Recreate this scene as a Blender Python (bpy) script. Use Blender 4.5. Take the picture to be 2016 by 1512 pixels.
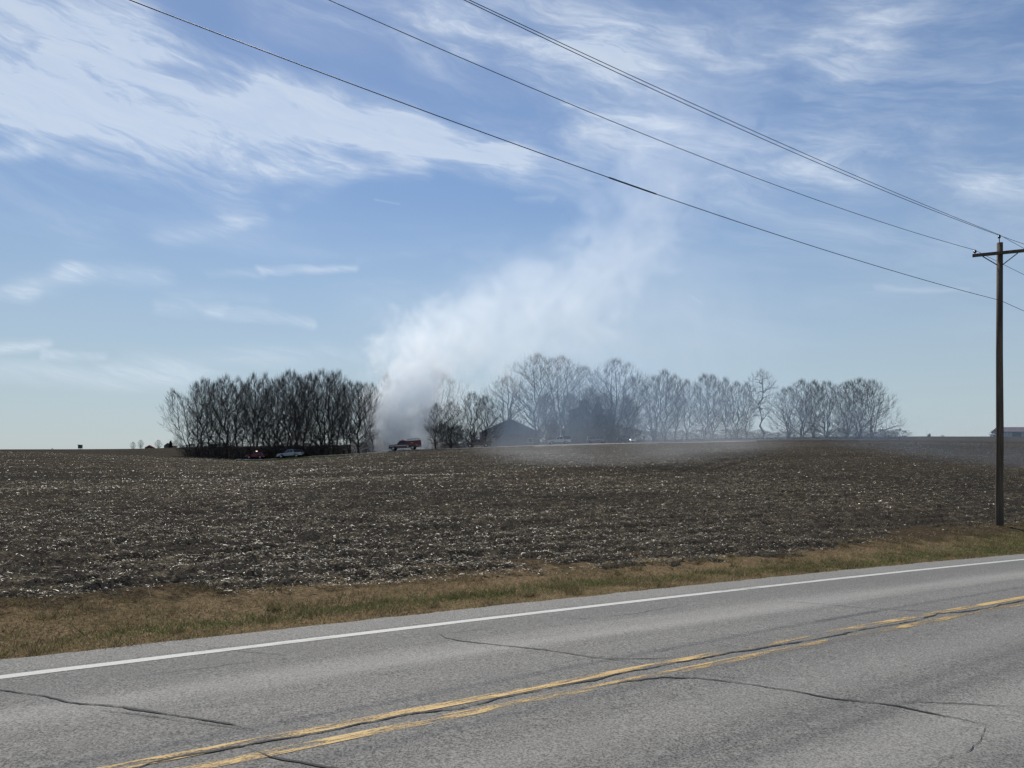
import bpy, bmesh, math, random
import numpy as np
from mathutils import Vector, Matrix

for o in list(bpy.data.objects): bpy.data.objects.remove(o)
scene = bpy.context.scene
C = scene.collection
R = math.radians
rng = np.random.default_rng(7)
random.seed(7)

# ------------------------------------------------------------------ camera
CAMZ = 2.118
cam_d = bpy.data.cameras.new('camera'); cam = bpy.data.objects.new('camera', cam_d); C.objects.link(cam)
cam.location = (0, 0, CAMZ); cam.rotation_euler = (R(90), 0, 0)
cam_d.sensor_width = 36; cam_d.lens = 26; cam_d.shift_y = 139/2016
cam_d.clip_start = .1; cam_d.clip_end = 20000
scene.camera = cam
FPX, HPX = 1456.0, 895.0

# ------------------------------------------------------------------ node helper
class S:
    """a socket with arithmetic"""
    def __init__(s, nt, sock): s.nt, s.k = nt, sock
    def _m(s, op, b=None, c=None, rev=False):
        n = s.nt.nodes.new('ShaderNodeMath'); n.operation = op
        a = s
        vals = [a, b, c]
        if rev: vals = [b, a, c]
        for i, v in enumerate(vals):
            if v is None: continue
            if isinstance(v, S): s.nt.links.new(v.k, n.inputs[i])
            else: n.inputs[i].default_value = float(v)
        return S(s.nt, n.outputs[0])
    def __add__(s, b): return s._m('ADD', b)
    __radd__ = __add__
    def __sub__(s, b): return s._m('SUBTRACT', b)
    def __rsub__(s, b): return s._m('SUBTRACT', b, rev=True)
    def __mul__(s, b): return s._m('MULTIPLY', b)
    __rmul__ = __mul__
    def __truediv__(s, b): return s._m('DIVIDE', b)
    def mx(s, b): return s._m('MAXIMUM', b)
    def mn(s, b): return s._m('MINIMUM', b)
    def pw(s, b): return s._m('POWER', b)
    def fn(s, op, b=None): return s._m(op, b)
    def clamp(s): return s.mx(0).mn(1)
    def step(s, a, b, c=0.0, d=1.0):
        n = s.nt.nodes.new('ShaderNodeMapRange'); n.interpolation_type = 'SMOOTHSTEP'
        s.nt.links.new(s.k, n.inputs[0])
        for i, v in zip((1, 2, 3, 4), (a, b, c, d)):
            if isinstance(v, S): s.nt.links.new(v.k, n.inputs[i])
            else: n.inputs[i].default_value = v
        return S(s.nt, n.outputs[0])
def vxyz(nt, v):
    n = nt.nodes.new('ShaderNodeSeparateXYZ'); nt.links.new(v, n.inputs[0]); return [S(nt, k) for k in n.outputs]
def vmake(nt, x, y, z):
    n = nt.nodes.new('ShaderNodeCombineXYZ')
    for i, v in enumerate((x, y, z)):
        if isinstance(v, S): nt.links.new(v.k, n.inputs[i])
        else: n.inputs[i].default_value = v
    return n.outputs[0]
def vop(nt, op, a, b=None, scale=None):
    n = nt.nodes.new('ShaderNodeVectorMath'); n.operation = op
    for i, v in enumerate((a, b)):
        if v is None: continue
        if isinstance(v, (tuple, list)): n.inputs[i].default_value = v
        else: nt.links.new(v, n.inputs[i])
    if scale is not None:
        if isinstance(scale, S): nt.links.new(scale.k, n.inputs['Scale'])
        else: n.inputs['Scale'].default_value = scale
    return n
def noise(nt, vec, scale=1.0, detail=3.0, rough=.5, dist=0.0, col=False, lac=2.0):
    n = nt.nodes.new('ShaderNodeTexNoise'); n.inputs['Scale'].default_value = scale
    n.inputs['Detail'].default_value = detail; n.inputs['Roughness'].default_value = rough; n.inputs['Distortion'].default_value = dist
    n.inputs['Lacunarity'].default_value = lac
    if vec is not None: nt.links.new(vec, n.inputs['Vector'])
    if col: return n.outputs['Color']
    k = [o for o in n.outputs if o.type == 'VALUE'][0]
    return S(nt, k)
def vscale(nt, v, s):
    return vop(nt, 'MULTIPLY', v, tuple(s)).outputs[0]
def mixc(nt, f, a, b):
    n = nt.nodes.new('ShaderNodeMix'); n.data_type = 'RGBA'
    if isinstance(f, S): nt.links.new(f.k, n.inputs[0])
    else: n.inputs[0].default_value = f
    for i, v in ((6, a), (7, b)):
        if isinstance(v, (tuple, list)): n.inputs[i].default_value = (*v[:3], 1)
        else: nt.links.new(v, n.inputs[i])
    return n.outputs[2]

# ------------------------------------------------------------------ world: sky with cirrus
SUN_AZ, SUN_EL = R(-14), R(49)          # azimuth from +Y, positive to the right
world = bpy.data.worlds.new('World'); scene.world = world; world.use_nodes = True
nt = world.node_tree; nt.nodes.clear()
out = nt.nodes.new('ShaderNodeOutputWorld'); bg = nt.nodes.new('ShaderNodeBackground')
SKY_STRENGTH = 0.075
bg.inputs[1].default_value = SKY_STRENGTH
sky = nt.nodes.new('ShaderNodeTexSky'); sky.sky_type = 'NISHITA'; sky.sun_disc = False
sky.sun_elevation = SUN_EL; sky.sun_rotation = SUN_AZ
sky.altitude = 200; sky.air_density = 1.0; sky.dust_density = 0.25; sky.ozone_density = 4.0
tc = nt.nodes.new('ShaderNodeTexCoord')
nrm = vop(nt, 'NORMALIZE', tc.outputs['Generated']).outputs[0]
dx, dy, dz = vxyz(nt, nrm)
az = dx.fn('ARCTAN2', dy); el = dz.mx(-.05).fn('ARCSINE')
P0 = vmake(nt, az, el, 0.0)
wn = noise(nt, vscale(nt, P0, (3.0, 7.0, 1)), 1.0, 4, .55, col=True)
wv = vop(nt, 'SUBTRACT', wn, (.5, .5, .5)).outputs[0]
wn2 = noise(nt, vscale(nt, P0, (11.0, 26.0, 1)), 1.0, 3, .6, col=True)
wv2 = vop(nt, 'SUBTRACT', wn2, (.5, .5, .5)).outputs[0]
PW = vop(nt, 'ADD', vop(nt, 'ADD', P0, vscale(nt, wv, (.10, .045, 0))).outputs[0], vscale(nt, wv2, (.035, .014, 0))).outputs[0]
def px_dir(x, y):
    a = math.atan((x-1008)/FPX); e = math.atan((HPX-y)/math.hypot(FPX, x-1008)); return (a, e, 0.0)
# streaks of cirrus: (x0,y0,x1,y1, half width, strength) as seen from the roadside
CLOUDS = [
 (-700,60,200,110,140,0.744),(-100,120,480,215,95,0.72),(300,170,620,260,75,0.5),(100,230,480,330,75,0.38),(330,260,620,340,60,0.34),(0,20,260,30,60,0.36),
 (540,185,830,265,44,1.062),(640,210,1010,300,55,0.775),(820,270,1140,345,48,0.5),
 (480,320,830,342,26,0.525),(570,395,700,350,18,0.273),
 (520,0,900,70,60,0.34),(880,50,1180,150,100,0.46),(980,-30,1260,170,100,0.34),(1150,120,1450,120,80,0.24),(1100,240,1400,330,90,0.24),
 (1250,120,2200,210,240,0.2),(1640,110,1760,40,70,0.16),(1700,60,2300,-20,100,0.18),(1380,20,1700,40,80,0.18),
 (1480,345,1720,325,26,0.24),(1700,350,2300,330,34,0.52),(1600,300,1800,290,70,0.16),(1330,180,1600,330,120,0.2),
 (-300,600,70,578,15,0.837),(60,575,140,550,24,0.703),(120,545,300,555,22,0.569),
 (380,545,500,540,10,0.402),(500,532,690,529,9,0.67),
 (300,612,420,618,13,0.737),(400,622,610,638,11,0.803),(330,590,500,600,18,0.335),
 (320,475,470,430,20,0.273),(450,410,510,425,20,0.273),(150,420,480,450,60,0.149),(20,360,180,440,50,0.174),(700,510,890,488,9,0.217),
 (-200,690,90,678,11,0.602),(100,697,210,698,9,0.569),(0,735,400,742,26,0.502),(250,715,700,705,28,0.368),
 (-60,300,40,292,15,0.75),(0,240,60,265,20,0.15),
 (1720,574,1900,570,7,0.31),(1020,402,1080,398,8,0.22),(738,393,786,402,2.2,0.4),(1360,583,1382,597,2.2,0.5),
]
dens = None
for (x0, y0, x1, y1, w, st) in CLOUDS:
    a = px_dir(x0, y0); b = px_dir(x1, y1); ww = w/FPX*1.5
    ba = (b[0]-a[0], b[1]-a[1], 0); L2 = ba[0]**2+ba[1]**2
    src = P0 if w < 3 else PW
    pa = vop(nt, 'SUBTRACT', src, a).outputs[0]
    t = (S(nt, vop(nt, 'DOT_PRODUCT', pa, ba).outputs['Value'])*(1/L2)).clamp()
    sv = vop(nt, 'SCALE', ba, scale=t).outputs[0]
    d = S(nt, vop(nt, 'DISTANCE', pa, sv).outputs['Value'])
    v = d.step(0, ww, st, 0.0)
    dens = v if dens is None else dens + v
# streak texture, drawn out along the wind
ca, sa = math.cos(R(-13)), math.sin(R(-13))
wx, wy, _ = vxyz(nt, PW)
ru = wx*ca + wy*sa; rv = wy*ca - wx*sa
st1 = noise(nt, vmake(nt, ru*4.5, rv*19.0, 0.3), 1.0, 8, .62, .7)
st2 = noise(nt, vmake(nt, ru*9.0, rv*52.0, 4.3), 1.0, 7, .66, .6)
st3 = noise(nt, vmake(nt, az*2.1, el*5.2, 7.7), 1.0, 4, .55, .5)
tex = st1.step(.28, .74)*(.35+.80*st2.step(.26, .74)) + .10
body = (dens*(tex*1.15 + .12)).mx(0).fn('POWER', 1.3)
veil = (st3.step(.38, .72)*(st1.step(.32, .7)*.8+.2))*.36*el.step(.06, .30)
cov = (body*.82 + veil).mn(.66)
# thin pale veil low down
low = el.step(0.0, .20, 1, 0)
skyc = sky.outputs[0]
hsv = nt.nodes.new('ShaderNodeHueSaturation'); nt.links.new(skyc, hsv.inputs['Color'])
hsv.inputs['Saturation'].default_value = 1.04; hsv.inputs['Value'].default_value = 1.0
hz = .40/SKY_STRENGTH
skyc = mixc(nt, el.step(-.02, .42, .82, 0.0), hsv.outputs[0], (hz*.92, hz*1.10, hz*1.22))
cb = 0.67/SKY_STRENGTH
cloudc = mixc(nt, st2.step(.3, .7), (cb*.82, cb*.95, cb*1.12), (cb*.95, cb*1.04, cb*1.15))
colr = mixc(nt, cov, skyc, cloudc)
world.cycles.sampling_method = 'MANUAL'; world.cycles.sample_map_resolution = 256
nt.links.new(colr, bg.inputs[0]); nt.links.new(bg.outputs[0], out.inputs[0])

# ------------------------------------------------------------------ sun, exposure, render settings
sun_d = bpy.data.lights.new('sun', 'SUN'); sun = bpy.data.objects.new('sun', sun_d); C.objects.link(sun)
sun_d.energy = 3.8; sun_d.angle = R(.53); sun_d.color = (1, .955, .88)
sd = Vector((math.sin(SUN_AZ)*math.cos(SUN_EL), math.cos(SUN_AZ)*math.cos(SUN_EL), math.sin(SUN_EL)))
sun.rotation_euler = sd.to_track_quat('Z', 'Y').to_euler(); sun.location = (-40, 100, 150)
vs = scene.view_settings; vs.view_transform = 'Standard'; vs.look = 'None'; vs.exposure = 0.25; vs.gamma = 1; vs.use_curve_mapping = False
cy = scene.cycles
cy.use_denoising = True
try: cy.denoiser = 'OPENIMAGEDENOISE'; cy.denoising_input_passes = 'RGB_ALBEDO_NORMAL'
except Exception: pass
cy.max_bounces = 12; cy.diffuse_bounces = 2; cy.glossy_bounces = 2; cy.transparent_max_bounces = 12; cy.volume_bounces = 10
cy.volume_step_rate = 3.0; cy.volume_max_steps = 128
cy.use_adaptive_sampling = True; cy.adaptive_threshold = .015

# ------------------------------------------------------------------ small tools
def link(o, parent=None):
    C.objects.link(o)
    if parent: o.parent = parent
    return o
def tag(o, label=None, cat=None, group=None, kind=None):
    if label: o['label'] = label
    if cat: o['category'] = cat
    if group: o['group'] = group
    if kind: o['kind'] = kind
    return o
def empty(name, loc=(0, 0, 0), rz=0.0):
    o = bpy.data.objects.new(name, None); o.empty_display_size = .3; C.objects.link(o)
    o.location = loc; o.rotation_euler = (0, 0, rz); return o
def mesh_np(name, v, f, smooth=False):
    """fast mesh: v (N,3), f (M,k) all faces k-sided"""
    v = np.ascontiguousarray(v, dtype=np.float32); f = np.ascontiguousarray(f, dtype=np.int32)
    me = bpy.data.meshes.new(name); me.vertices.add(len(v)); me.vertices.foreach_set('co', v.ravel())
    k = f.shape[1]; me.loops.add(f.size); me.loops.foreach_set('vertex_index', f.ravel())
    me.polygons.add(len(f)); me.polygons.foreach_set('loop_start', np.arange(0, f.size, k, dtype=np.int32))
    try: me.polygons.foreach_set('loop_total', np.full(len(f), k, dtype=np.int32))
    except Exception: pass
    me.polygons.foreach_set('use_smooth', np.full(len(f), smooth))
    me.update(calc_edges=True); return me
def obj(name, me, mat=None, parent=None):
    o = bpy.data.objects.new(name, me); link(o, parent)
    if mat and not me.materials: me.materials.append(mat)
    return o
class MB:
    """collects faces for one mesh"""
    def __init__(s): s.v, s.f = [], []
    def add(s, v, f):
        b = len(s.v); s.v += [tuple(p) for p in v]; s.f += [tuple(i+b for i in q) for q in f]; return s
    def box(s, c, d, rot=None):
        x, y, z = d[0]/2, d[1]/2, d[2]/2
        v = [Vector((i*x, j*y, k*z)) for i in (-1, 1) for j in (-1, 1) for k in (-1, 1)]
        if rot is not None: v = [rot @ p for p in v]
        v = [p + Vector(c) for p in v]
        return s.add(v, [(0, 1, 3, 2), (4, 6, 7, 5), (0, 4, 5, 1), (2, 3, 7, 6), (0, 2, 6, 4), (1, 5, 7, 3)])
    def prism(s, prof, y0, y1, inset=0.0):
        """side profile [(x,z)] pushed along y, long edges taken off by inset"""
        n = len(prof); cx = sum(p[0] for p in prof)/n; cz = sum(p[1] for p in prof)/n
        def sh(p, k): return (p[0]+(cx-p[0])*k, p[1]+(cz-p[1])*k)
        k = inset/ max(.3, max(abs(p[1]-cz) for p in prof))
        rings = [(y0, k), (y0+inset, 0), (y1-inset, 0), (y1, k)] if inset else [(y0, 0), (y1, 0)]
        v = []
        for y, kk in rings:
            for p in prof: q = sh(p, kk); v.append((q[0], y, q[1]))
        f = []
        for r in range(len(rings)-1):
            for i in range(n):
                j = (i+1) % n; f.append((r*n+i, r*n+j, (r+1)*n+j, (r+1)*n+i))
        f.append(tuple(range(n-1, -1, -1))); f.append(tuple(range((len(rings)-1)*n, len(rings)*n)))
        return s.add(v, f)
    def tube(s, pts, rad, n=8, cap=True):
        pts = [Vector(p) for p in pts]; v = []; f = []
        if not isinstance(rad, (list, tuple)): rad = [rad]*len(pts)
        ref = None
        for i, p in enumerate(pts):
            t = (pts[min(i+1, len(pts)-1)]-pts[max(i-1, 0)]).normalized()
            if ref is None: ref = t.orthogonal().normalized()
            e1 = (ref - t*ref.dot(t)).normalized(); e2 = t.cross(e1); ref = e1
            for k in range(n):
                a = 2*math.pi*k/n; v.append(p+(e1*math.cos(a)+e2*math.sin(a))*rad[i])
        for i in range(len(pts)-1):
            for k in range(n):
                l = (k+1) % n; f.append((i*n+k, i*n+l, (i+1)*n+l, (i+1)*n+k))
        if cap: f.append(tuple(range(n-1, -1, -1))); f.append(tuple(range((len(pts)-1)*n, len(pts)*n)))
        return s.add(v, f)
    def build(s, name, mat=None, parent=None, smooth=False):
        me = bpy.data.meshes.new(name); me.from_pydata(s.v, [], s.f); me.update()
        bm = bmesh.new(); bm.from_mesh(me); bmesh.ops.recalc_face_normals(bm, faces=bm.faces); bm.to_mesh(me); bm.free()
        if smooth:
            me.polygons.foreach_set('use_smooth', [True]*len(me.polygons))
        return obj(name, me, mat, parent)
def copy_tree(o, parent=None):
    c = o.copy(); C.objects.link(c); c.parent = parent
    for ch in list(o.children): copy_tree(ch, c)
    return c
ORD = 'first second third fourth fifth sixth seventh eighth ninth tenth eleventh twelfth thirteenth fourteenth fifteenth sixteenth seventeenth eighteenth nineteenth twentieth twenty-first twenty-second twenty-third twenty-fourth twenty-fifth twenty-sixth twenty-seventh twenty-eighth twenty-ninth thirtieth thirty-first thirty-second thirty-third thirty-fourth thirty-fifth thirty-sixth thirty-seventh thirty-eighth thirty-ninth fortieth'.split()

# value noise on arrays
def _hash(ix, iy, seed):
    h = (ix.astype(np.int64)*374761393 + iy.astype(np.int64)*668265263 + seed*1274126177) & 0xffffffff
    h = ((h ^ (h >> 13))*1274126177) & 0xffffffff
    return ((h ^ (h >> 16)) & 0xffffff)/float(0xffffff)
def vnoise(x, y, seed=0):
    ix, iy = np.floor(x), np.floor(y); fx, fy = x-ix, y-iy
    fx = fx*fx*(3-2*fx); fy = fy*fy*(3-2*fy)
    a, b = _hash(ix, iy, seed), _hash(ix+1, iy, seed); c, d = _hash(ix, iy+1, seed), _hash(ix+1, iy+1, seed)
    return (a*(1-fx)+b*fx)*(1-fy)+(c*(1-fx)+d*fx)*fy
def fbm(x, y, oct=4, seed=0, gain=.5):
    s = 0; a = 1; t = 0
    for i in range(oct): s = s + a*vnoise(x*2**i+i*17.3, y*2**i-i*9.1, seed+i); t += a; a *= gain
    return s/t

# ------------------------------------------------------------------ materials
def pmat(name, col=(.5, .5, .5), rough=.6, metal=0.0, spec=.5, build=None):
    m = bpy.data.materials.new(name); m.use_nodes = True; t = m.node_tree; b = t.nodes['Principled BSDF']
    b.inputs['Base Color'].default_value = (*col, 1); b.inputs['Roughness'].default_value = rough
    b.inputs['Metallic'].default_value = metal; b.inputs['Specular IOR Level'].default_value = spec
    if build: build(t, b)
    return m
def geo_pos(t): return t.nodes.new('ShaderNodeNewGeometry').outputs['Position']
def objco(t): return t.nodes.new('ShaderNodeTexCoord').outputs['Object']
def bump(t, b, h, strength=.5, dist=.02):
    n = t.nodes.new('ShaderNodeBump'); n.inputs['Strength'].default_value = strength; n.inputs['Distance'].default_value = dist
    t.links.new(h.k, n.inputs['Height']); t.links.new(n.outputs[0], b.inputs['Normal'])
def varied(name, c0, c1, scale=3.0, rough=.7, detail=5, stretch=(1, 1, 1), metal=0.0, spec=.4, bmp=.3, bdist=.01):
    def f(t, b):
        p = vscale(t, objco(t), stretch); n = noise(t, p, scale, detail, .6)
        t.links.new(mixc(t, n.step(.3, .7), c0, c1), b.inputs['Base Color'])
        if bmp: bump(t, b, n, bmp, bdist)
    return pmat(name, c0, rough, metal, spec, f)

# ------------------------------------------------------------------ terrain
RA = 0.971944; RU = (math.sin(RA), math.cos(RA)); RN = (-math.cos(RA), math.sin(RA))   # along the road, across the road
def sn(x, y): return x*RU[0]+y*RU[1], x*RN[0]+y*RN[1]
def xy(s, n): return s*RU[0]+n*RN[0], s*RU[1]+n*RN[1]
N0, LANE, SHOULD = 5.538, 3.2, .82
N_EDGE, N_NEAR = N0+LANE+SHOULD, N0-LANE-1.0
def road_s(s):
    s = np.asarray(s, dtype=float)
    q = np.clip(s, -15, 30); z = -.02136*q - .00037*q*q
    lo = np.minimum(s+15, 0)*(-.01); hi = np.maximum(s-30, 0)
    z = z + lo - .0435*40*(1-np.exp(-hi/40.))
    return z
def road_z(s, n): return road_s(s) - .015*np.abs(np.asarray(n, dtype=float)-N0)
TCOL = np.array([-700., 0, 250, 400, 500, 620, 800, 1200, 1600, 2016, 2700])
TROW = np.array([9., 14, 20, 30, 45, 70, 100, 140, 170, 200, 260, 350, 500, 900, 2000, 6000])
#            9     14    20    30    45    70   100   140   170   200   260  350  500  900  2000 6000
TZ = {-700: [-2.10,-2.05,-1.90,-1.60,-1.2, -.6, 0.0,  .5,   .8,  1.1, 1.7, 2.4, 2.3, 4.2, 11, 34],
        0:  [-2.12,-2.05,-1.90,-1.60,-1.2, -.6, 0.0,  .5,   .8,  1.1, 1.7, 2.4, 2.3, 4.2, 11, 34],
      250:  [-2.15,-2.05,-1.92,-1.68,-1.35,-.9, -.5, -.25, .05,  .7, 1.75,2.7, 3.4, 6.0, 13, 38],
      400:  [-2.2, -2.10,-1.95,-1.75,-1.5,-1.2,-1.0,-.90,-.55,  .3, 2.0, 3.6, 4.8, 7.0, 15, 42],
      500:  [-2.2, -2.10,-1.95,-1.78,-1.5,-1.2,-1.15,-1.2,-1.05, .1, 2.3, 4.0, 5.3, 9.0, 18, 50],
      620:  [-2.2, -2.10,-1.98,-1.78,-1.45,-1.05,-.75,-.55,-.30, .6, 2.6, 4.3, 6.0, 11., 20, 54],
      800:  [-2.25,-2.15,-2.00,-1.75,-1.4, -.9, -.3,  .5,  1.0, 1.5, 3.0, 4.6, 7.0, 13., 24, 60],
     1200:  [-2.4, -2.35,-2.25,-2.00,-1.5, -.6,  .5, 1.75, 2.45, 3.1, 4.5, 6.5, 9.5, 16., 32, 80],
     1600:  [-2.7, -2.65,-2.55,-2.35,-1.6, -.5,  .9, 2.25, 2.60, 3.6, 5.8, 8.2, 12., 19., 38, 100],
     2016:  [-3.2, -3.15,-3.10,-2.90,-2.3,-1.1,  .3, 1.95, 2.55, 3.2, 5.2, 7.9, 12.3,20., 40, 105],
     2700:  [-3.6, -3.6, -3.5, -3.4, -2.9,-1.7, -.2, 1.5,  2.2, 3.0, 5.0, 7.9, 12.3,20., 40, 105]}
TG = np.array([TZ[int(c)] for c in TCOL])
def _herm(xs, x):
    x = np.clip(x, xs[0], xs[-1]-1e-6); i = np.clip(np.searchsorted(xs, x, side='right')-1, 0, len(xs)-2)
    return i, (x-xs[i])/(xs[i+1]-xs[i])
def _cr(p0, p1, p2, p3, t):
    return p1+.5*t*(p2-p0+t*(2*p0-5*p1+4*p2-p3+t*(3*(p1-p2)+p3-p0)))
LROW = np.log(TROW)
def terrain(x, y):
    x = np.asarray(x, dtype=float); y = np.asarray(y, dtype=float)
    r = np.hypot(x, y); th = np.clip(np.arctan2(x, y), -.86, .86)
    yy = np.maximum(r*np.cos(th), 9.0); px = 1008+FPX*np.tan(th)
    ci, ct = _herm(TCOL, px); ri, rt = _herm(LROW, np.log(yy))
    res = []
    for dc in (-1, 0, 1, 2):
        cc = np.clip(ci+dc, 0, len(TCOL)-1); q = []
        for dr in (-1, 0, 1, 2): q.append(TG[cc, np.clip(ri+dr, 0, len(TROW)-1)])
        res.append(_cr(*q, rt))
    return _cr(*res, ct)+CAMZ
def sstep(a, b, x):
    t = np.clip((x-a)/(b-a), 0, 1); return t*t*(3-2*t)
N_FIELD = 13.0
def nfield(s): return np.interp(s, [-20, -1, 1.6, 3.5, 5.7, 8.6, 12, 16.6, 24, 32, 50], [13.2, 13.1, 12.8, 12.3, 12.0, 11.8, 11.7, 11.8, 12.5, 13.4, 13.6])
def field_edge_z(s):
    x, y = xy(np.asarray(s, float), N_FIELD+5.0)
    return terrain(x, y)
def verge_z(s, n):
    """strip between pavement and field"""
    s = np.asarray(s, float); n = np.asarray(n, float)
    e = road_z(s, N_EDGE)-.03
    t = np.clip((n-N_EDGE)/(N_FIELD+5-N_EDGE), 0, 1)
    vis = sstep(-40, -20, s)*(1-sstep(60, 90, s))
    tgt = field_edge_z(s)*vis+(e)*(1-vis)
    return e*(1-t)+tgt*t - .10*np.sin(np.clip((n-N_EDGE)/3.4, 0, 1)*math.pi)
def near_z(s, n):
    return road_z(s, N_NEAR)-.04+.09*np.clip(N_NEAR-n, 0, 4)*0.5
def ground(x, y):
    s, n = sn(np.asarray(x, float), np.asarray(y, float))
    zt = terrain(x, y); zv = verge_z(s, n)
    k = sstep(N_FIELD-.5, N_FIELD+6, n)
    far = zv*(1-k)+zt*k
    nr = near_z(s, n)
    mid = road_z(s, n)
    z = np.where(n > N_EDGE, far, np.where(n < N_NEAR, nr, mid))
    return z
def gz(x, y): return float(ground(np.array([x]), np.array([y]))[0])
def at(px, Y):
    """a point of the ground at depth Y in the direction of photo column px"""
    X = (px-1008)/FPX*Y; return Vector((X, Y, gz(X, Y)))

# tilled ground: one sheet, finer where it is near, out to the horizon
def soil_mat():
    def f(t, b):
        p = geo_pos(t)
        big = noise(t, vscale(t, p, (1, 1, 0)), .035, 4, .55)
        band = noise(t, vscale(t, p, (.25, 1, 0)), .16, 4, .6, 1.0)
        mid = noise(t, vscale(t, p, (1, 1, 0)), 2.2, 5, .65)
        fine = noise(t, vscale(t, p, (1, 1, 1)), 16, 5, .7)
        soil = mixc(t, fine.step(.3, .7), (.0125, .0118, .0110), (.056, .051, .045))
        soil = mixc(t, big.step(.35, .65)*.6, soil, mixc(t, fine.step(.3, .7), (.021, .0178, .0145), (.078, .066, .053)))
        # straw trash lying in the tilled soil: streaky bright scraps, seen as a grain from afar
        ps = vop(t, 'ADD', p, vscale(t, vop(t, 'SUBTRACT', noise(t, p, 3.0, 2, col=True), (.5, .5, .5)).outputs[0], (.5, .5, .5))).outputs[0]
        v1 = noise(t, vscale(t, ps, (11, 6.0, 11)), 1.0, 3, .75)
        v2 = noise(t, vscale(t, ps, (2.4, .8, 2.4)), 1.0, 4, .72)
        scr = v1.step(.56, .64)*(mid.step(.38, .62)*.8+.25)
        scr2 = v2.step(.52, .66)
        cover = (scr*.62+scr2*.34)*(band.step(.32, .62)*.85+.20)
        straw = mixc(t, fine.step(.35, .65), (.15, .122, .078), (.30, .25, .165))
        t.links.new(mixc(t, cover.clamp(), soil, straw), b.inputs['Base Color'])
        bump(t, b, fine*.5+mid*.6+scr*.35, .9, .06)
    return pmat('tilled_soil', (.05, .045, .04), 1.0, 0, .0, f)
TH = np.concatenate([np.linspace(-math.pi, -.80, 50)[:-1], np.linspace(-.80, .72, 830), np.linspace(.72, math.pi, 50)[1:]])
RR = np.concatenate([np.linspace(.5, 9, 12)[:-1], 9*np.exp(np.arange(0, math.log(280/9.), .0078))])
RR = np.concatenate([RR, RR[-1]*np.exp(np.linspace(.02, math.log(9000/RR[-1]), 70))])
tt, rr = np.meshgrid(TH, RR)
gx, gy = rr*np.sin(tt), rr*np.cos(tt)
gs, gn = sn(gx, gy)
gzv = ground(gx, gy)
# wheel ruts left by farm machinery
RUTS = [[(800, 100), (880, 110), (960, 121), (1040, 136)], [(1360, 52), (1420, 62), (1480, 76), (1540, 96)], [(-60, 40), (120, 47), (260, 52), (400, 56)], [(480, 66), (640, 72), (800, 78)], [(1000, 44), (1200, 50), (1330, 58)]]
def rut_k(x, y):
    k = np.zeros_like(x)
    for r in RUTS:
        q = np.array([((a-1008)/FPX*b, b) for a, b in r]); q = np.stack([np.interp(np.linspace(0, len(q)-1, 40), range(len(q)), q[:, i]) for i in (0, 1)], -1)
        lo, hi = q.min(0)-3, q.max(0)+3; m = (x > lo[0]) & (x < hi[0]) & (y > lo[1]) & (y < hi[1])
        if not m.any(): continue
        P = np.stack([x[m], y[m]], -1); A, B = q[:-1], q[1:]; ab = B-A; t = np.clip(((P[:, None]-A)*ab).sum(-1)/(ab**2).sum(-1), 0, 1)
        d = np.linalg.norm(P[:, None]-A-ab*t[..., None], axis=2).min(1); k[m] = np.maximum(k[m], np.maximum(np.exp(-((d-.9)/.35)**2), .5*np.exp(-(d/.5)**2)))
    return k
# clods and tillage rows in the field
fk = sstep(-.5, .7, gn-nfield(gs)+(fbm(gs*1.3, gn*1.3, 3, 5)-.5)*.9)
near_k = np.exp(-np.maximum(rr-90, 0)/90.)
rel = (fbm(gs*1.3, gn*1.7, 3, 11)-.5)*.14 + (fbm(gs*6.2, gn*6.8, 3, 21, .65)-.5)*.17 + (fbm(gs*.12, gn*.3, 3, 31)-.5)*.28*near_k
rel = rel + .035*np.sin(gn*2*math.pi/.76+2.2*fbm(gs*.05, gn*.1, 2, 3)*6)*near_k
gzv = gzv + fk*(rel*near_k + .03 - .15*rut_k(gx, gy)) - (1-fk)*.10
inroad = (gn > N_NEAR-.2) & (gn < N_EDGE+.3); gzv = np.where(inroad, gzv-.35, gzv)
nr_, nc_ = tt.shape
idx = np.arange(nr_*nc_).reshape(nr_, nc_)
quads = np.stack([idx[:-1, :-1], idx[:-1, 1:], idx[1:, 1:], idx[1:, :-1]], -1).reshape(-1, 4)
SOIL = soil_mat()
fo = obj('field', mesh_np('field', np.stack([gx, gy, gzv], -1).reshape(-1, 3), quads, True), SOIL)
tag(fo, kind='structure', label='dark tilled corn field rising gently to the trees')

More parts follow.
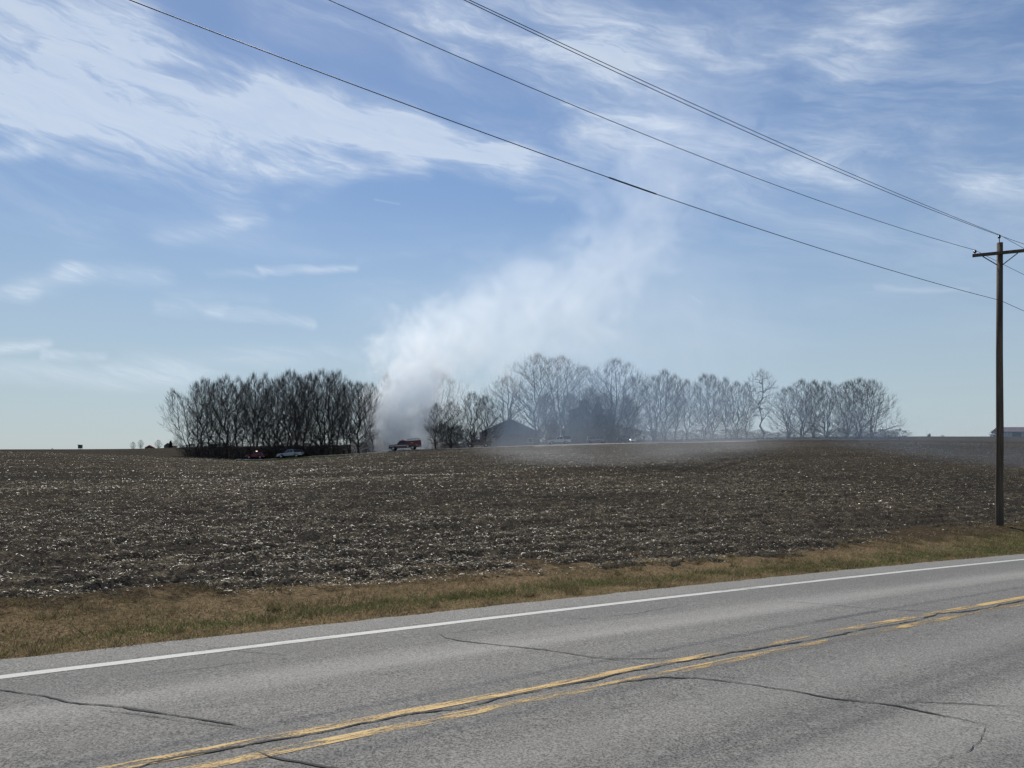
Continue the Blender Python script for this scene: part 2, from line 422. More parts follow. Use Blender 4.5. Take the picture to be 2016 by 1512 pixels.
# ------------------------------------------------------------------ road
def road_mat():
    def f(t, b):
        p = geo_pos(t); x, y, z = vxyz(t, p)
        s = x*RU[0]+y*RU[1]; n = x*RN[0]+y*RN[1]
        big = noise(t, vscale(t, p, (1, 1, 0)), .5, 4, .6)
        st = noise(t, vmake(t, s*.12, n*1.6, 0), 1, 5, .6, .3)
        agg = noise(t, vscale(t, p, (1, 1, 1)), 48, 3, .8)
        agg2 = noise(t, vscale(t, p, (1, 1, 1)), 24, 4, .75)
        base = mixc(t, agg.step(.37, .64), (.034, .033, .030), (.330, .317, .292))
        agg3 = noise(t, vscale(t, p, (1, 1, 1)), 13, 4, .8)
        base = mixc(t, agg2.step(.36, .64)*.5, base, (.110, .105, .096))
        base = mixc(t, agg3.step(.52, .68)*.42, base, (.045, .043, .040)); base = mixc(t, agg3.step(.48, .30)*.30, base, (.36, .35, .32))
        # pale polished wheel paths, darker oily strip between them
        nn = n+(st-.5)*.9
        w = None
        for c, wd, a in ((N0+1.75, .55, .85), (N0+.95, .35, .15), (N0-1.05, .5, .40), (N0-2.45, .6, .75)):
            q = (nn-c).fn('ABSOLUTE').step(0, wd, a, 0); w = q if w is None else w+q
        wear = (w*(st*.9+.4)*(big*.8+.5)).clamp()
        base = mixc(t, wear*.72, base, mixc(t, agg.step(.3, .7), (.22, .212, .195), (.46, .445, .41)))
        dk = (nn-(N0+2.75)).fn('ABSOLUTE').step(0, .55, .55, 0)+(nn-(N0+.15)).fn('ABSOLUTE').step(0, .5, .40, 0)
        base = mixc(t, (dk*(st*.8+.4)).clamp()*.5, base, (.075, .074, .072))
        sh = n.step(N0+LANE+.10, N0+LANE+.25)
        base = mixc(t, sh*.35, base, mixc(t, agg.step(.35, .65), (.14, .135, .12), (.34, .33, .30)))
        base = mixc(t, big.step(.3, .7)*.20, base, (.10, .098, .094))
        t.links.new(base, b.inputs['Base Color'])
        bump(t, b, agg*.6+agg2*.5, .55, .010)
    return pmat('asphalt', (.15, .15, .15), .82, 0, .25, f)
rs = np.concatenate([np.arange(-70, -14, 2.0), np.arange(-14, 45, .12), np.arange(45, 160, 2.0)])
rnn = np.concatenate([[N_NEAR], np.arange(N_NEAR+.25, N_EDGE-.2, .3), [N_EDGE-.02, N_EDGE+.05]])
ss, nn_ = np.meshgrid(rs, rnn)
jag = (fbm(ss*2.5, ss*0+3.1, 4, 51, .6)-.5)*.13
nn_ = nn_+np.where(nn_ > N_EDGE-.06, jag, 0)+np.where(nn_ < N_NEAR+.01, -jag, 0)
xx, yy = xy(ss, nn_); zz = road_z(ss, nn_)
zz[-1] -= .10
ii = np.arange(ss.size).reshape(ss.shape)
q = np.stack([ii[:-1, :-1], ii[:-1, 1:], ii[1:, 1:], ii[1:, :-1]], -1).reshape(-1, 4)
road = obj('road', mesh_np('road', np.stack([xx, yy, zz], -1).reshape(-1, 3), q, False), road_mat())
tag(road, 'worn grey asphalt country road in the foreground', kind='structure')

def worn_paint(name, col, wear_lo, wear_hi, dirt, streak=1.0):
    def f(t, b):
        p = geo_pos(t); x, y, z = vxyz(t, p); s = x*RU[0]+y*RU[1]; n = x*RN[0]+y*RN[1]
        a = noise(t, vmake(t, s*1.1*streak, n*7, 0), 1, 6, .72, .4); c = noise(t, p, 45, 3, .7); d = noise(t, vmake(t, s*.28, n*1.5, 3), 1, 4, .65)
        al = (a*.55+c*.25+d*.45).step(wear_lo, wear_hi)
        t.links.new(mixc(t, c.step(.3, .7)*.6, col, dirt), b.inputs['Base Color']); t.links.new(al.k, b.inputs['Alpha'])
    return pmat(name, col, .65, 0, .3, f)
YEL = worn_paint('yellow_paint', (.57, .37, .12), .576, .70, (.38, .28, .14))
WHI = worn_paint('white_paint', (.50, .495, .465), .42, .60, (.34, .33, .30))
def strip(name, n0, n1, s0, s1, mat, lift, ds=.15, wob=.012, seed=0):
    s = np.arange(s0, s1, ds); w = (fbm(s*1.8, s*0+seed, 3, 60+seed)-.5)*wob*2; w2 = (fbm(s*2.1, s*0+seed+9, 3, 80+seed)-.5)*wob*2
    a = np.stack([*xy(s, n0+w), road_z(s, n0+w)+lift], -1); b = np.stack([*xy(s, n1+w2), road_z(s, n1+w2)+lift], -1)
    v = np.concatenate([a, b]); m = len(s); i = np.arange(m-1)
    return obj(name, mesh_np(name, v, np.stack([i, i+1, i+1+m, i+m], -1)), mat, road)
HG = .1436
strip('center_line', N0+HG-.062, N0+HG+.062, -60, 150, YEL, .004, seed=1, wob=.009)
strip('center_line', N0-HG-.062, N0-HG+.062, -60, 150, YEL, .004, seed=2, wob=.009)
strip('edge_line', N0+LANE-.075, N0+LANE+.075, -60, 150, WHI, .004, seed=3, wob=.008)
strip('edge_line', N0-LANE-.225, N0-LANE-.075, -60, 150, WHI, .004, seed=4, wob=.008)
CRK = varied('crack_filler', (.010, .010, .010), (.022, .021, .020), 30, .8, bmp=.2)
def crack(pts, w, seed, jit=.045, ds=.03, fade=True):
    """an open crack: a ragged dark ribbon of varying width; pts in (s, n)"""
    w = w*.85 if w < .03 else w*.68; pts = np.array(pts, float); L = np.concatenate([[0], np.cumsum(np.hypot(*np.diff(pts, axis=0).T))])
    u = np.arange(0, L[-1], ds); s = np.interp(u, L, pts[:, 0]); n = np.interp(u, L, pts[:, 1])
    j = (fbm(u*3.2, u*0+seed, 5, 100+seed, .72)-.5)*2*jit; j2 = (fbm(u*3.0, u*0+seed+5, 5, 130+seed, .72)-.5)*2*jit
    wd = w*np.clip(3.4*fbm(u*2.6, u*0+seed, 5, 160+seed, .8)-.75, .06, 2.2)
    if fade: wd = wd*np.minimum(1, np.minimum(u, L[-1]-u)/.5+.12)
    ds_, dn_ = np.gradient(s), np.gradient(n); ln = np.hypot(ds_, dn_)+1e-9; ps, pn = -dn_/ln, ds_/ln
    s2, n2 = s+ps*j, n+pn*j2
    a = (s2+ps*wd/2, n2+pn*wd/2); b = (s2-ps*wd/2, n2-pn*wd/2)
    v = np.concatenate([np.stack([*xy(*a), road_z(*a)+.007], -1), np.stack([*xy(*b), road_z(*b)+.007], -1)])
    m = len(u); i = np.arange(m-1)
    return obj('crack', mesh_np('crack', v, np.stack([i, i+1, i+1+m, i+m], -1)), CRK, road)
crack([(-0.21, 8.47), (-0.05, 8.21), (0.28, 7.82), (0.42, 7.53), (0.84, 7.05), (1.22, 6.51), (1.6, 5.94), (1.7, 5.74)], 0.03, 47)
crack([(0.49, 7.31), (0.76, 6.98), (1.08, 6.56), (1.42, 6.14), (1.62, 5.86)], 0.012, 18)
crack([(0.64, 7.28), (0.81, 7.12), (1.08, 6.78)], 0.015, 26)
crack([(1.47, 5.59), (1.54, 5.32), (1.67, 5.16), (1.87, 4.9), (2.11, 4.61)], 0.035, 19)
crack([(4.48, 8.31), (4.47, 7.97), (4.53, 7.71), (4.87, 7.22), (5.15, 6.79), (5.33, 6.38), (5.64, 5.85)], 0.022, 45)
crack([(5.31, 6.44), (5.62, 6.04), (5.93, 5.87), (6.26, 5.81)], 0.016, 7)
crack([(4.7, 5.39), (5.09, 5.39), (5.44, 5.32), (5.74, 5.12), (5.98, 4.81), (6.26, 4.37), (6.4, 4.03), (6.75, 3.6), (6.86, 3.21), (6.95, 2.94)], 0.03, 41)
crack([(5.9, 5.22), (6.11, 4.91), (6.14, 4.63)], 0.018, 31)
crack([(6.42, 4.15), (6.6, 3.85), (6.76, 3.61)], 0.018, 13)
crack([(6.73, 3.61), (7.01, 3.59), (7.39, 3.32), (7.78, 3.01), (7.95, 2.87)], 0.016, 34)
crack([(10.49, 7.61), (10.8, 7.17), (11.14, 6.5), (11.6, 5.95), (11.87, 5.7)], 0.016, 47)
crack([(11.86, 5.47), (12.4, 5.14), (12.76, 4.73)], 0.012, 10)
crack([(0.83, 8.08), (1.42, 8.08), (1.75, 8.03), (2.17, 8.04), (2.5, 8.07)], 0.009, 20)
crack([(2.11, 8.66), (2.36, 8.34), (2.55, 8.06)], 0.012, 21)
crack([(4.46, 8.21), (4.88, 8.17), (5.35, 8.18)], 0.009, 33)
crack([(6.36, 8.39), (6.7, 8.02), (7.6, 7.94), (9.03, 8.16)], 0.01, 9)
crack([(6.95, 2.94), (6.58, 2.84), (6.15, 2.75), (5.75, 2.76), (5.53, 2.69)], 0.008, 44)
crack([(6.64, 6.16), (6.2, 6.06)], 0.01, 9)
crack([(1.62, 9.34), (1.94, 8.88), (2.23, 8.5)], 0.008, 30)
crack([(0.6, 5.51), (0.83, 5.66), (1.26, 5.63), (1.89, 5.61), (2.31, 5.6), (2.76, 5.61), (3.2, 5.53), (3.77, 5.59), (4.05, 5.58), (4.67, 5.59), (5.39, 5.63), (6.14, 5.62), (6.97, 5.6), (8.33, 5.53), (9.5, 5.55), (10.75, 5.51), (11.73, 5.63), (12.24, 5.5), (14.36, 5.51), (16.23, 5.53)], .036, 33)

# ------------------------------------------------------------------ verge
def verge_mat():
    def f(t, b):
        p = geo_pos(t); a = noise(t, p, .8, 4, .6); c = noise(t, p, 14, 5, .7)
        col = mixc(t, c.step(.3, .7), (.075, .054, .032), (.24, .175, .105))
        col = mixc(t, a.step(.4, .7)*.4, col, (.075, .070, .032))
        x, y, z = vxyz(t, p); n = x*RN[0]+y*RN[1]; e = noise(t, p, 1.7, 4, .65)
        col = mixc(t, (n+(e-.5)*4.0).step(11.6, 12.8)*.8, col, mixc(t, c.step(.35, .65), (.012, .010, .008), (.055, .044, .032)))
        t.links.new(col, b.inputs['Base Color']); bump(t, b, c, .8, .03)
    return pmat('thatch', (.1, .08, .05), 1.0, 0, .0, f)
VM = verge_mat()
vs_ = np.concatenate([np.arange(-70, -14, 1.5), np.arange(-14, 60, .16), np.arange(60, 160, 2)])
vn_ = np.concatenate([[N_EDGE-.35], np.arange(N_EDGE, N_FIELD+2.6, .14)])
ss, nn_ = np.meshgrid(vs_, vn_)
zz = verge_z(ss, nn_)+(fbm(ss*2.2, nn_*2.2, 4, 71, .55)-.5)*.10
zz = np.where(nn_ < N_EDGE+.01, np.minimum(zz, road_z(ss, N_EDGE)-.035), zz)
zz = zz-.25*sstep(1.2, 2.4, nn_-nfield(ss))
xx, yy = xy(ss, nn_); ii = np.arange(ss.size).reshape(ss.shape)
q = np.stack([ii[:-1, :-1], ii[:-1, 1:], ii[1:, 1:], ii[1:, :-1]], -1).reshape(-1, 4)
vg = obj('verge', mesh_np('verge', np.stack([xx, yy, zz], -1).reshape(-1, 3), q, True), VM)
tag(vg, 'strip of dormant brown grass between road and field', kind='structure')
ss, nn_ = np.meshgrid(np.arange(-70, 160, 1.0), np.array([-9, -5, -2, 0, N_NEAR-.4, N_NEAR+.3]))
zz = near_z(ss, nn_)+.02; zz[-1] -= .03
xx, yy = xy(ss, nn_); ii = np.arange(ss.size).reshape(ss.shape)
q = np.stack([ii[:-1, :-1], ii[:-1, 1:], ii[1:, 1:], ii[1:, :-1]], -1).reshape(-1, 4)
tag(obj('roadside', mesh_np('roadside', np.stack([xx, yy, zz], -1).reshape(-1, 3), q, True), VM), kind='structure')

def vcol(me, cols, name='tint'):
    a = me.attributes.new(name, 'FLOAT_COLOR', 'FACE'); c = np.ones((len(cols), 4), np.float32); c[:, :3] = cols; a.data.foreach_set('color', c.ravel())
def attr_mat(name, rough=.8, trans=0.0, spec=.2, attr='tint'):
    m = bpy.data.materials.new(name); m.use_nodes = True; t = m.node_tree; b = t.nodes['Principled BSDF']
    a = t.nodes.new('ShaderNodeAttribute'); a.attribute_name = attr
    t.links.new(a.outputs['Color'], b.inputs['Base Color']); b.inputs['Roughness'].default_value = rough; b.inputs['Specular IOR Level'].default_value = spec
    if trans:
        tr = t.nodes.new('ShaderNodeBsdfTranslucent'); t.links.new(a.outputs['Color'], tr.inputs[0])
        mx = t.nodes.new('ShaderNodeMixShader'); mx.inputs[0].default_value = trans
        o = t.nodes['Material Output']; t.links.new(b.outputs[0], mx.inputs[1]); t.links.new(tr.outputs[0], mx.inputs[2]); t.links.new(mx.outputs[0], o.inputs[0])
    return m
def pick(c, n): return np.array(c)[rng.integers(0, len(c), n)]
GRASSM = attr_mat('grass_blade', .8, .25, .15)
def blades(name, n, sfun, label, colf, h0, h1):
    s, nn = sfun(n); z = verge_z(s, nn)+(fbm(s*2.2, nn*2.2, 4, 71, .55)-.5)*.10
    x, y = xy(s, nn); h = rng.uniform(h0, h1, len(s)); a = rng.uniform(0, 6.283, len(s)); w = rng.uniform(.003, .007, len(s))
    lean = rng.uniform(.2, 1.6, len(s))*h; la = rng.uniform(0, 6.283, len(s))
    p = np.stack([x, y, z-.01], -1); e = np.stack([np.cos(a)*w, np.sin(a)*w, a*0], -1)
    tip = p+np.stack([np.cos(la)*lean, np.sin(la)*lean, h], -1)
    v = np.stack([p-e, p+e, tip], 1).reshape(-1, 3)
    me = mesh_np(name, v, np.arange(len(v)).reshape(-1, 3)); vcol(me, colf(s, nn)); o = obj(name, me, GRASSM)
    return tag(o, label, 'grass', kind='stuff')
def sf_dry(n):
    # more of them where the road is close
    s = -8+(rng.random(n)**1.6)*56; nn = N_EDGE-.05+rng.random(n)*(nfield(s)+.5-N_EDGE)
   
    k = ((fbm(s*.9, nn*.9, 3, 77) > .36)|(rng.random(n) < .3)) & (rng.random(n) > .9*sstep(-1.1, .5, nn-nfield(s)+(fbm(s*1.7, nn*1.7, 3, 78)-.5)*2.0)); return s[k], nn[k]
def green_k(s, n):
    c = N_EDGE+.75+.35*np.sin(s*.21)+.6*(fbm(s*.25, s*0, 2, 90)-.5)+np.clip(s-12, 0, 20)*.05; wd = .38+np.clip(s-12, 0, 18)*.045
    return np.exp(-((n-c)/wd)**2)*(.25+1.0*fbm(s*.45, n*.8, 3, 91))*sstep(-.5, 2.0, s)
def col_dry(s, n):
    c = pick([(.20, .145, .075), (.26, .20, .11), (.15, .105, .055), (.115, .075, .042), (.32, .26, .16), (.17, .14, .06)], len(s))
    big = fbm(s*.7, n*.9, 3, 93)[:, None]; c = c*(.60+1.6*big)*np.array([.98, .98, .95])
    g = (rng.random(len(s)) < green_k(s, n)*.7)
    c[g] = pick([(.075, .12, .03), (.10, .15, .04), (.14, .17, .06)], g.sum()); return c
blades('dry_grass', 200000, sf_dry, 'short dormant brown roadside grass along the far road edge', col_dry, .02, .075)
def sf_green(n):
    s = -4+(rng.random(n)**1.4)*50; nn = N_EDGE+.1+rng.random(n)*3.0; k = rng.random(n) < green_k(s, nn)*1.2; return s[k], nn[k]
blades('green_grass', 120000, sf_green, 'fresh green strip of grass in the brown verge', lambda s, n: pick([(.06, .115, .025), (.08, .14, .032), (.11, .16, .045), (.17, .16, .065)], len(s))*(.7+.6*rng.random((len(s), 1))), .03, .085)

def sf_tuft(n):
    cs = -8+(rng.random(260)**1.5)*56; cn = N_EDGE+.02+rng.random(260)**1.3*(nfield(cs)+.4-N_EDGE); i = rng.integers(0, 260, n); sp = rng.uniform(.03, .16, 260)[i]
    return cs[i]+rng.normal(0, 1, n)*sp*1.5, np.maximum(cn[i]+rng.normal(0, 1, n)*sp, N_EDGE-.02)
blades('dead_grass_tufts', 22000, sf_tuft, 'taller dead grass tufts and weeds dotted over the brown verge', lambda s, n: pick([(.30, .23, .12), (.36, .29, .17), (.20, .14, .075), (.10, .07, .04), (.14, .15, .05)], len(s))*(.6+.7*rng.random((len(s), 1))), .06, .17)

# ------------------------------------------------------------------ corn residue lying on the field
def residue(name, n, r0, r1, l0, l1, w0, w1, two, label, powr=1.0, bright=1.0):
    th = rng.uniform(-.74, .66, n); r = r0*np.exp(rng.random(n)**powr*math.log(r1/r0))
    x, y = r*np.sin(th), r*np.cos(th); s, nn = sn(x, y)
    k = nn-nfield(s)+(fbm(s*1.3, nn*1.3, 3, 5)-.5)*.9 > .05
    dn = fbm(s*.06, nn*.35, 3, 40)*.35+fbm(s*.28, nn*.7, 3, 41)*.35+fbm(s*1.3, nn*1.3, 2, 43)*.3
    k &= rng.random(n) < sstep(.32, .58, dn)*.9+.12
    k &= rng.random(n) > rut_k(x, y)*1.1
    x, y, s, nn, r = x[k], y[k], s[k], nn[k], r[k]; m = len(x)
    nk = np.exp(-np.maximum(r-90, 0)/90.)
    rel = (fbm(s*1.3, nn*1.7, 3, 11)-.5)*.14+(fbm(s*6.2, nn*6.8, 3, 21, .65)-.5)*.17+(fbm(s*.12, nn*.3, 3, 31)-.5)*.28*nk
    rel = rel+.035*np.sin(nn*2*math.pi/.76+2.2*fbm(s*.05, nn*.1, 2, 3)*6)*nk
    z = ground(x, y)+rel*nk+.03+.012+rng.random(m)*.03
    L = rng.uniform(l0, l1, m)*(.5+rng.random(m)**2*1.2); W = rng.uniform(w0, w1, m); a = rng.normal(0, 1.0, m)+rng.integers(0, 2, m)*math.pi
    ti = rng.normal(0, .22, m); st = rng.random(m) < .05; ti[st] = rng.uniform(.7, 1.4, st.sum()); ro = rng.normal(0, .55, m)
    d = np.stack([np.cos(a)*np.cos(ti), np.sin(a)*np.cos(ti), np.sin(ti)], -1)
    sd_ = np.stack([-np.sin(a), np.cos(a), a*0], -1); up = np.cross(d, sd_)
    e = (sd_*np.cos(ro)[:, None]+up*np.sin(ro)[:, None])*W[:, None]/2
    c = np.stack([x, y, z+np.abs(np.sin(ti))*L/2], -1)
    cols = pick([(.40, .33, .20), (.48, .42, .28), (.28, .22, .13), (.66, .60, .46), (.20, .15, .085), (.25, .20, .12), (.13, .10, .06), (.17, .13, .08)], m)*(.42+.88*rng.random((m, 1))**1.5)*np.array([1.0, 1.0, .96])*bright
    if two:
        bend = rng.normal(0, .22, m)[:, None]*L[:, None]; mid = c+up*np.abs(bend)*.4+sd_*bend*.5
        p0, p2 = c-d*L[:, None]/2, c+d*L[:, None]/2
        v = np.stack([p0-e, p0+e, mid+e, mid-e, p2+e*.6, p2-e*.6], 1).reshape(-1, 3); b = np.arange(m)[:, None]*6
        f = np.concatenate([b+[0, 1, 2, 3], b+[3, 2, 4, 5]], 1).reshape(-1, 4); cols = np.repeat(cols, 2, 0)
    else:
        p0, p2 = c-d*L[:, None]/2, c+d*L[:, None]/2
        v = np.stack([p0-e, p0+e, p2+e, p2-e], 1).reshape(-1, 3); f = np.arange(m*4).reshape(-1, 4)
    me = mesh_np(name, v, f); vcol(me, cols); return tag(obj(name, me, RESM), label, 'crop residue', kind='stuff')
RESM = attr_mat('straw', .42, .30, .5)
residue('corn_residue', 250000, 10.5, 48, .02, .080, .006, .014, True, 'pale corn stalk and husk scraps scattered over the near field', 1.15)
residue('corn_residue', 200000, 34, 175, .035, .11, .012, .030, False, 'small straw flecks over the farther part of the field', .85)

# ------------------------------------------------------------------ bare trees
def tube_np(P, rad, sides):
    N, K, _ = P.shape
    T = np.gradient(P, axis=1); T /= np.linalg.norm(T, axis=2, keepdims=True)+1e-9
    ref = np.where(np.abs(T[:, :1, 2:3]) > .9, np.array([1., 0, 0]), np.array([0, 0, 1.]))
    e1 = np.cross(T, np.broadcast_to(ref, T.shape)); e1 /= np.linalg.norm(e1, axis=2, keepdims=True)+1e-9; e2 = np.cross(T, e1)
    a = np.arange(sides)*2*math.pi/sides
    ring = P[:, :, None, :]+rad[:, :, None, None]*(np.cos(a)[None, None, :, None]*e1[:, :, None, :]+np.sin(a)[None, None, :, None]*e2[:, :, None, :])
    v = ring.reshape(-1, 3); i = np.arange(N*K*sides).reshape(N, K, sides); j = np.roll(i, -1, axis=2)
    f = np.stack([i[:, :-1], j[:, :-1], j[:, 1:], i[:, 1:]], -1).reshape(-1, 4); return v, f
def unit(v): return v/(np.linalg.norm(v, axis=-1, keepdims=True)+1e-9)
BARK = varied('bark', (.040, .036, .033), (.115, .102, .090), 9, .95, 5, (1, 1, .25), bmp=.6, bdist=.03, spec=.1)
TWIG = varied('twig_bark', (.065, .058, .053), (.140, .124, .112), 4, .95, 3, bmp=0, spec=.1)
def make_tree(seed, H, W, zb, tm=.55, stems=1, r0=.2, N1=16, N2=110, N3=520, n4=4, wob=.015, twig=.0115, lean=0.0, tl=1.3, rise=.35, fill=.8, pe=(2.1, .62)):
    """a bare crown: limbs, branches and twigs reach for points spread through a lumpy dome"""
    g = np.random.default_rng(seed); ga = 2.39996; zb = zb*H; bz = min(1.0, H/12)
    def env(a, t):
        u = np.where(t < tm, (tm-t)/tm*.86, (t-tm)/(1-tm))
        return W/2*np.maximum(.05, 1-np.abs(u)**pe[0])**pe[1]*(.66+.66*vnoise(np.cos(a)*1.9+9+seed, np.sin(a)*1.9+t*4.1, seed))
    def targets(n, r_lo, r_hi):
        t = (np.arange(n)+g.random(n))/n; t = t[g.permutation(n)]; a = np.arange(n)*ga+g.normal(0, .25, n)
        r = env(a, t)*(r_lo+(r_hi-r_lo)*g.random(n)**fill); return np.stack([np.cos(a)*r, np.sin(a)*r, zb+t*(H-zb)], -1)
    def bez(Sx, C_, T, K, w):
        t = np.linspace(0, 1, K+1)[None, :, None]; P = (1-t)**2*Sx[:, None]+2*t*(1-t)*C_[:, None]+t*t*T[:, None]
        L = np.linalg.norm(T-Sx, axis=1)[:, None, None]; n = g.normal(0, w, P.shape)*L*np.sin(t*math.pi)**.5; n[:, 0] = 0; return P+n
    def attach(T, P):
        N, K1, _ = P.shape; Q = P.reshape(-1, 3); tg = unit(np.gradient(P, axis=1)).reshape(-1, 3); d = np.linalg.norm(T[:, None]-Q[None], axis=2)
        cost = d+2.5*np.maximum(0, Q[None, :, 2]-T[:, None, 2]+rise*d)+g.random(d.shape)*.15*d
        cost[:, (np.arange(len(Q)) % K1) == 0] += 50 if K1 > 6 else 4
        i = cost.argmin(1); return Q[i], tg[i], d[np.arange(len(T)), i], i
    # stems
    a = np.arange(stems)*2*math.pi/stems+g.uniform(0, 6.28)+g.normal(0, .3, stems); st = np.stack([np.cos(a)*r0*.7*(stems > 1), np.sin(a)*r0*.7*(stems > 1), a*0-.4], -1)
    tt_ = (.80+.15*g.random(stems)) if stems > 1 else np.array([.95]); rt = env(a, tt_)*(.35+.4*g.random(stems)) if stems > 1 else np.array([W*.04])
    T0 = np.stack([np.cos(a)*rt, np.sin(a)*rt, zb+tt_*(H-zb)], -1); C0 = st*.5+T0*.5; C0[:, :2] *= .82
    P0_ = bez(st, C0, T0, 10, .012+wob*.35); t = np.linspace(0, 1, 11); R0 = (r0*(.72 if stems > 1 else 1)*(1-.25*g.random(stems)))[:, None]*((1-t)**.8*.9+.1)[None]; R0[:, 0] *= 1.35
    vs2, fs2, nb = [], [], 0
    def put(P, rad, sides):
        nonlocal nb
        v, f = tube_np(P, rad, sides); vs2.append(v); fs2.append(f+nb); nb += len(v)
    def level(T, P, K, r_in, rad0, e, sides):
        s_, tg, d, i = attach(T, P); C_ = s_+unit(tg*.15+unit(T-s_)+np.array([0, 0, -.10]))*(.5*d)[:, None]; Pn = bez(s_, C_, T, K, wob)
        rr_ = np.minimum(r_in.reshape(-1)[i]*.8, rad0*(.6+.12*d)); rad = np.maximum(rr_, rad0*.5)[:, None]*np.linspace(1, e, K+1)[None]; put(Pn, rad, sides); return Pn, rad
    P1, R1 = level(targets(N1, .55, .88), P0_, 8, R0, .075*bz+r0*.12, .28, 5)
    base1 = np.concatenate([P1, P0_[:, -9:]]) if P0_.shape[1] >= 9 else P1; rb1 = np.concatenate([R1, R0[:, -9:]])
    P2, R2 = level(targets(N2, .30, 1.0), base1, 5, rb1, .036*bz+.006, .4, 4)
    P3, R3 = level(targets(N3, .20, 1.14), P2, 3, R2, .017*bz+.004, .6, 3)
    n = len(P3); m = np.arange(n*n4) % n; f = g.random(n*n4)*2.6+.3; k = f.astype(int); w = (f-k)[:, None]; s_ = P3[m, k]*(1-w)+P3[m, k+1]*w; tg = unit(P3[m, k+1]-P3[m, k])
    ow = s_-np.array([0, 0, zb+.15*(H-zb)]); d = unit(tg*.7+unit(ow)*.8+g.normal(0, .30, tg.shape)+np.array([0, 0, .30])); L = tl*g.uniform(.45, 1.3, len(m))
    P4 = np.stack([s_, s_+d*(L/2)[:, None], s_+unit(d+np.array([0, 0, .2]))*L[:, None]], 1); put(P4, np.tile(np.array([[1, .8, .45]])*twig, (len(m), 1)), 3)
    tv, tf = tube_np(P0_, R0, 7); cv = np.concatenate(vs2)
    for q in (tv, cv): q[:, 0] += lean*np.maximum(q[:, 2], 0)*(.5+.5*q[:, 2]/H)
    tm_ = mesh_np('trunk', tv, tf, True); tm_.materials.append(BARK); cm = mesh_np('crown', cv, np.concatenate(fs2), False); cm.materials.append(TWIG)
    return tm_, cm, float(cv[:, 2].max())
PROTO = {}
def proto(k, *a, **kw): PROTO[k] = make_tree(*a, **kw)
for i in range(6): proto('upright%d' % i, 100+i, 18, (6.2, 7.2, 5.6, 8.0, 6.6, 5.2)[i], (.12, .20, .16, .12, .24, .18)[i], (.6, .68, .55, .62, .7, .6)[i], r0=(.19, .23, .17, .24, .2, .16)[i], N1=17, N2=115, N3=420, n4=4, rise=.86, pe=(1.7, .85))
for i in range(2): proto('twin%d' % i, 120+i, 18, 8.5+i, .13, .6, stems=2+i, r0=.21, N1=18, N2=140, N3=620, rise=.84, pe=(1.8, .8))
proto('dense0', 131, 18, 10.5, .14, .5, r0=.30, N1=24, N2=190, N3=1200, n4=4, rise=.75)
for i in range(3): proto('vase%d' % i, 140+i, 20, (15, 13, 16)[i], .10, (.5, .58, .45)[i], stems=(5, 4, 6)[i], r0=.26, N1=26, N2=210, N3=1200, n4=3, rise=.72, pe=(1.9, .7))
for i in range(2): proto('big%d' % i, 150+i, 24, 17+i*2, .16, .58, stems=2+i*2, r0=.40, N1=28, N2=240, N3=1400, n4=3, rise=.66, pe=(1.9, .7))
proto('gnarl0', 160, 20, 10, .34, .62, r0=.46, N1=13, N2=80, N3=380, n4=4, wob=.075, rise=.1, fill=.6)
proto('edge0', 170, 19, 19, .02, .36, stems=6, r0=.26, N1=32, N2=240, N3=1150, n4=3, rise=.30)
for i in range(3): proto('shrub%d' % i, 180+i, 4.2, 4.6, .02, .5, stems=8, r0=.05, N1=14, N2=70, N3=380, n4=4, twig=.013, tl=.5, rise=.6)
proto('lean0', 190, 17, 9, .12, .5, stems=2, r0=.22, N1=20, N2=140, N3=640, rise=.7, lean=-.22)
def place_tree(kind, px, Y, top_px, label, group, name='bare_tree', rz=None, wide=1.0, cat='tree', base_dz=0.0):
    tm, cm, top = PROTO[kind]; p = at(px, Y)
    Ht = (HPX-top_px)/FPX*Y+CAMZ-p.z; k = Ht/top
    e = empty(name, (p.x, p.y, p.z+base_dz), random.uniform(0, 6.28) if rz is None else rz); e.scale = (k*wide, k*wide, k)
    tag(e, label, cat, group); obj('trunk', tm, None, e); obj('crown', cm, None, e); return e
U = ['upright%d' % i for i in range(6)]
# grove left of the smoke: (photo column, depth, top row, kind or None)
LEFT = [(372,168,768,'lean0'),(386,171,758,None),(398,168,752,None),(409,176,746,None),(421,169,748,None),(433,182,742,None),(445,170,744,None),(457,178,740,'twin0'),(468,168,745,None),(479,186,738,None),
 (490,169,748,None),(500,179,742,None),(511,167,752,None),(522,188,740,None),(532,173,747,'twin1'),(545,169,738,'vase0'),(557,182,740,None),(568,168,736,'vase1'),(579,190,734,None),(589,173,737,None),(600,181,731,None),
 (611,169,735,'twin0'),(622,187,728,None),(634,172,721,'vase2'),(645,180,724,None),(655,170,732,None),(666,186,735,None),(677,175,742,None),(688,168,746,'twin1'),(706,166,744,'dense0'),(722,184,748,None),(733,176,756,'upright1')]
for i, (px, Y, tp, k) in enumerate(LEFT):
    lab = '%s bare tree from the left in the grove left of the smoke' % ORD[i]
    if k == 'lean0': lab = 'outermost bare tree of the left grove, leaning out to the left'
    if k == 'dense0': lab = 'dense dark bare tree at the right end of the left grove'
    place_tree(k or U[(i*5+3) % 6], px, Y, tp+random.uniform(-16, 12), lab, 'bare trees of the grove left of the smoke', rz=(0.15 if k == 'lean0' else None), wide=1.08 if k is None else 1.0)
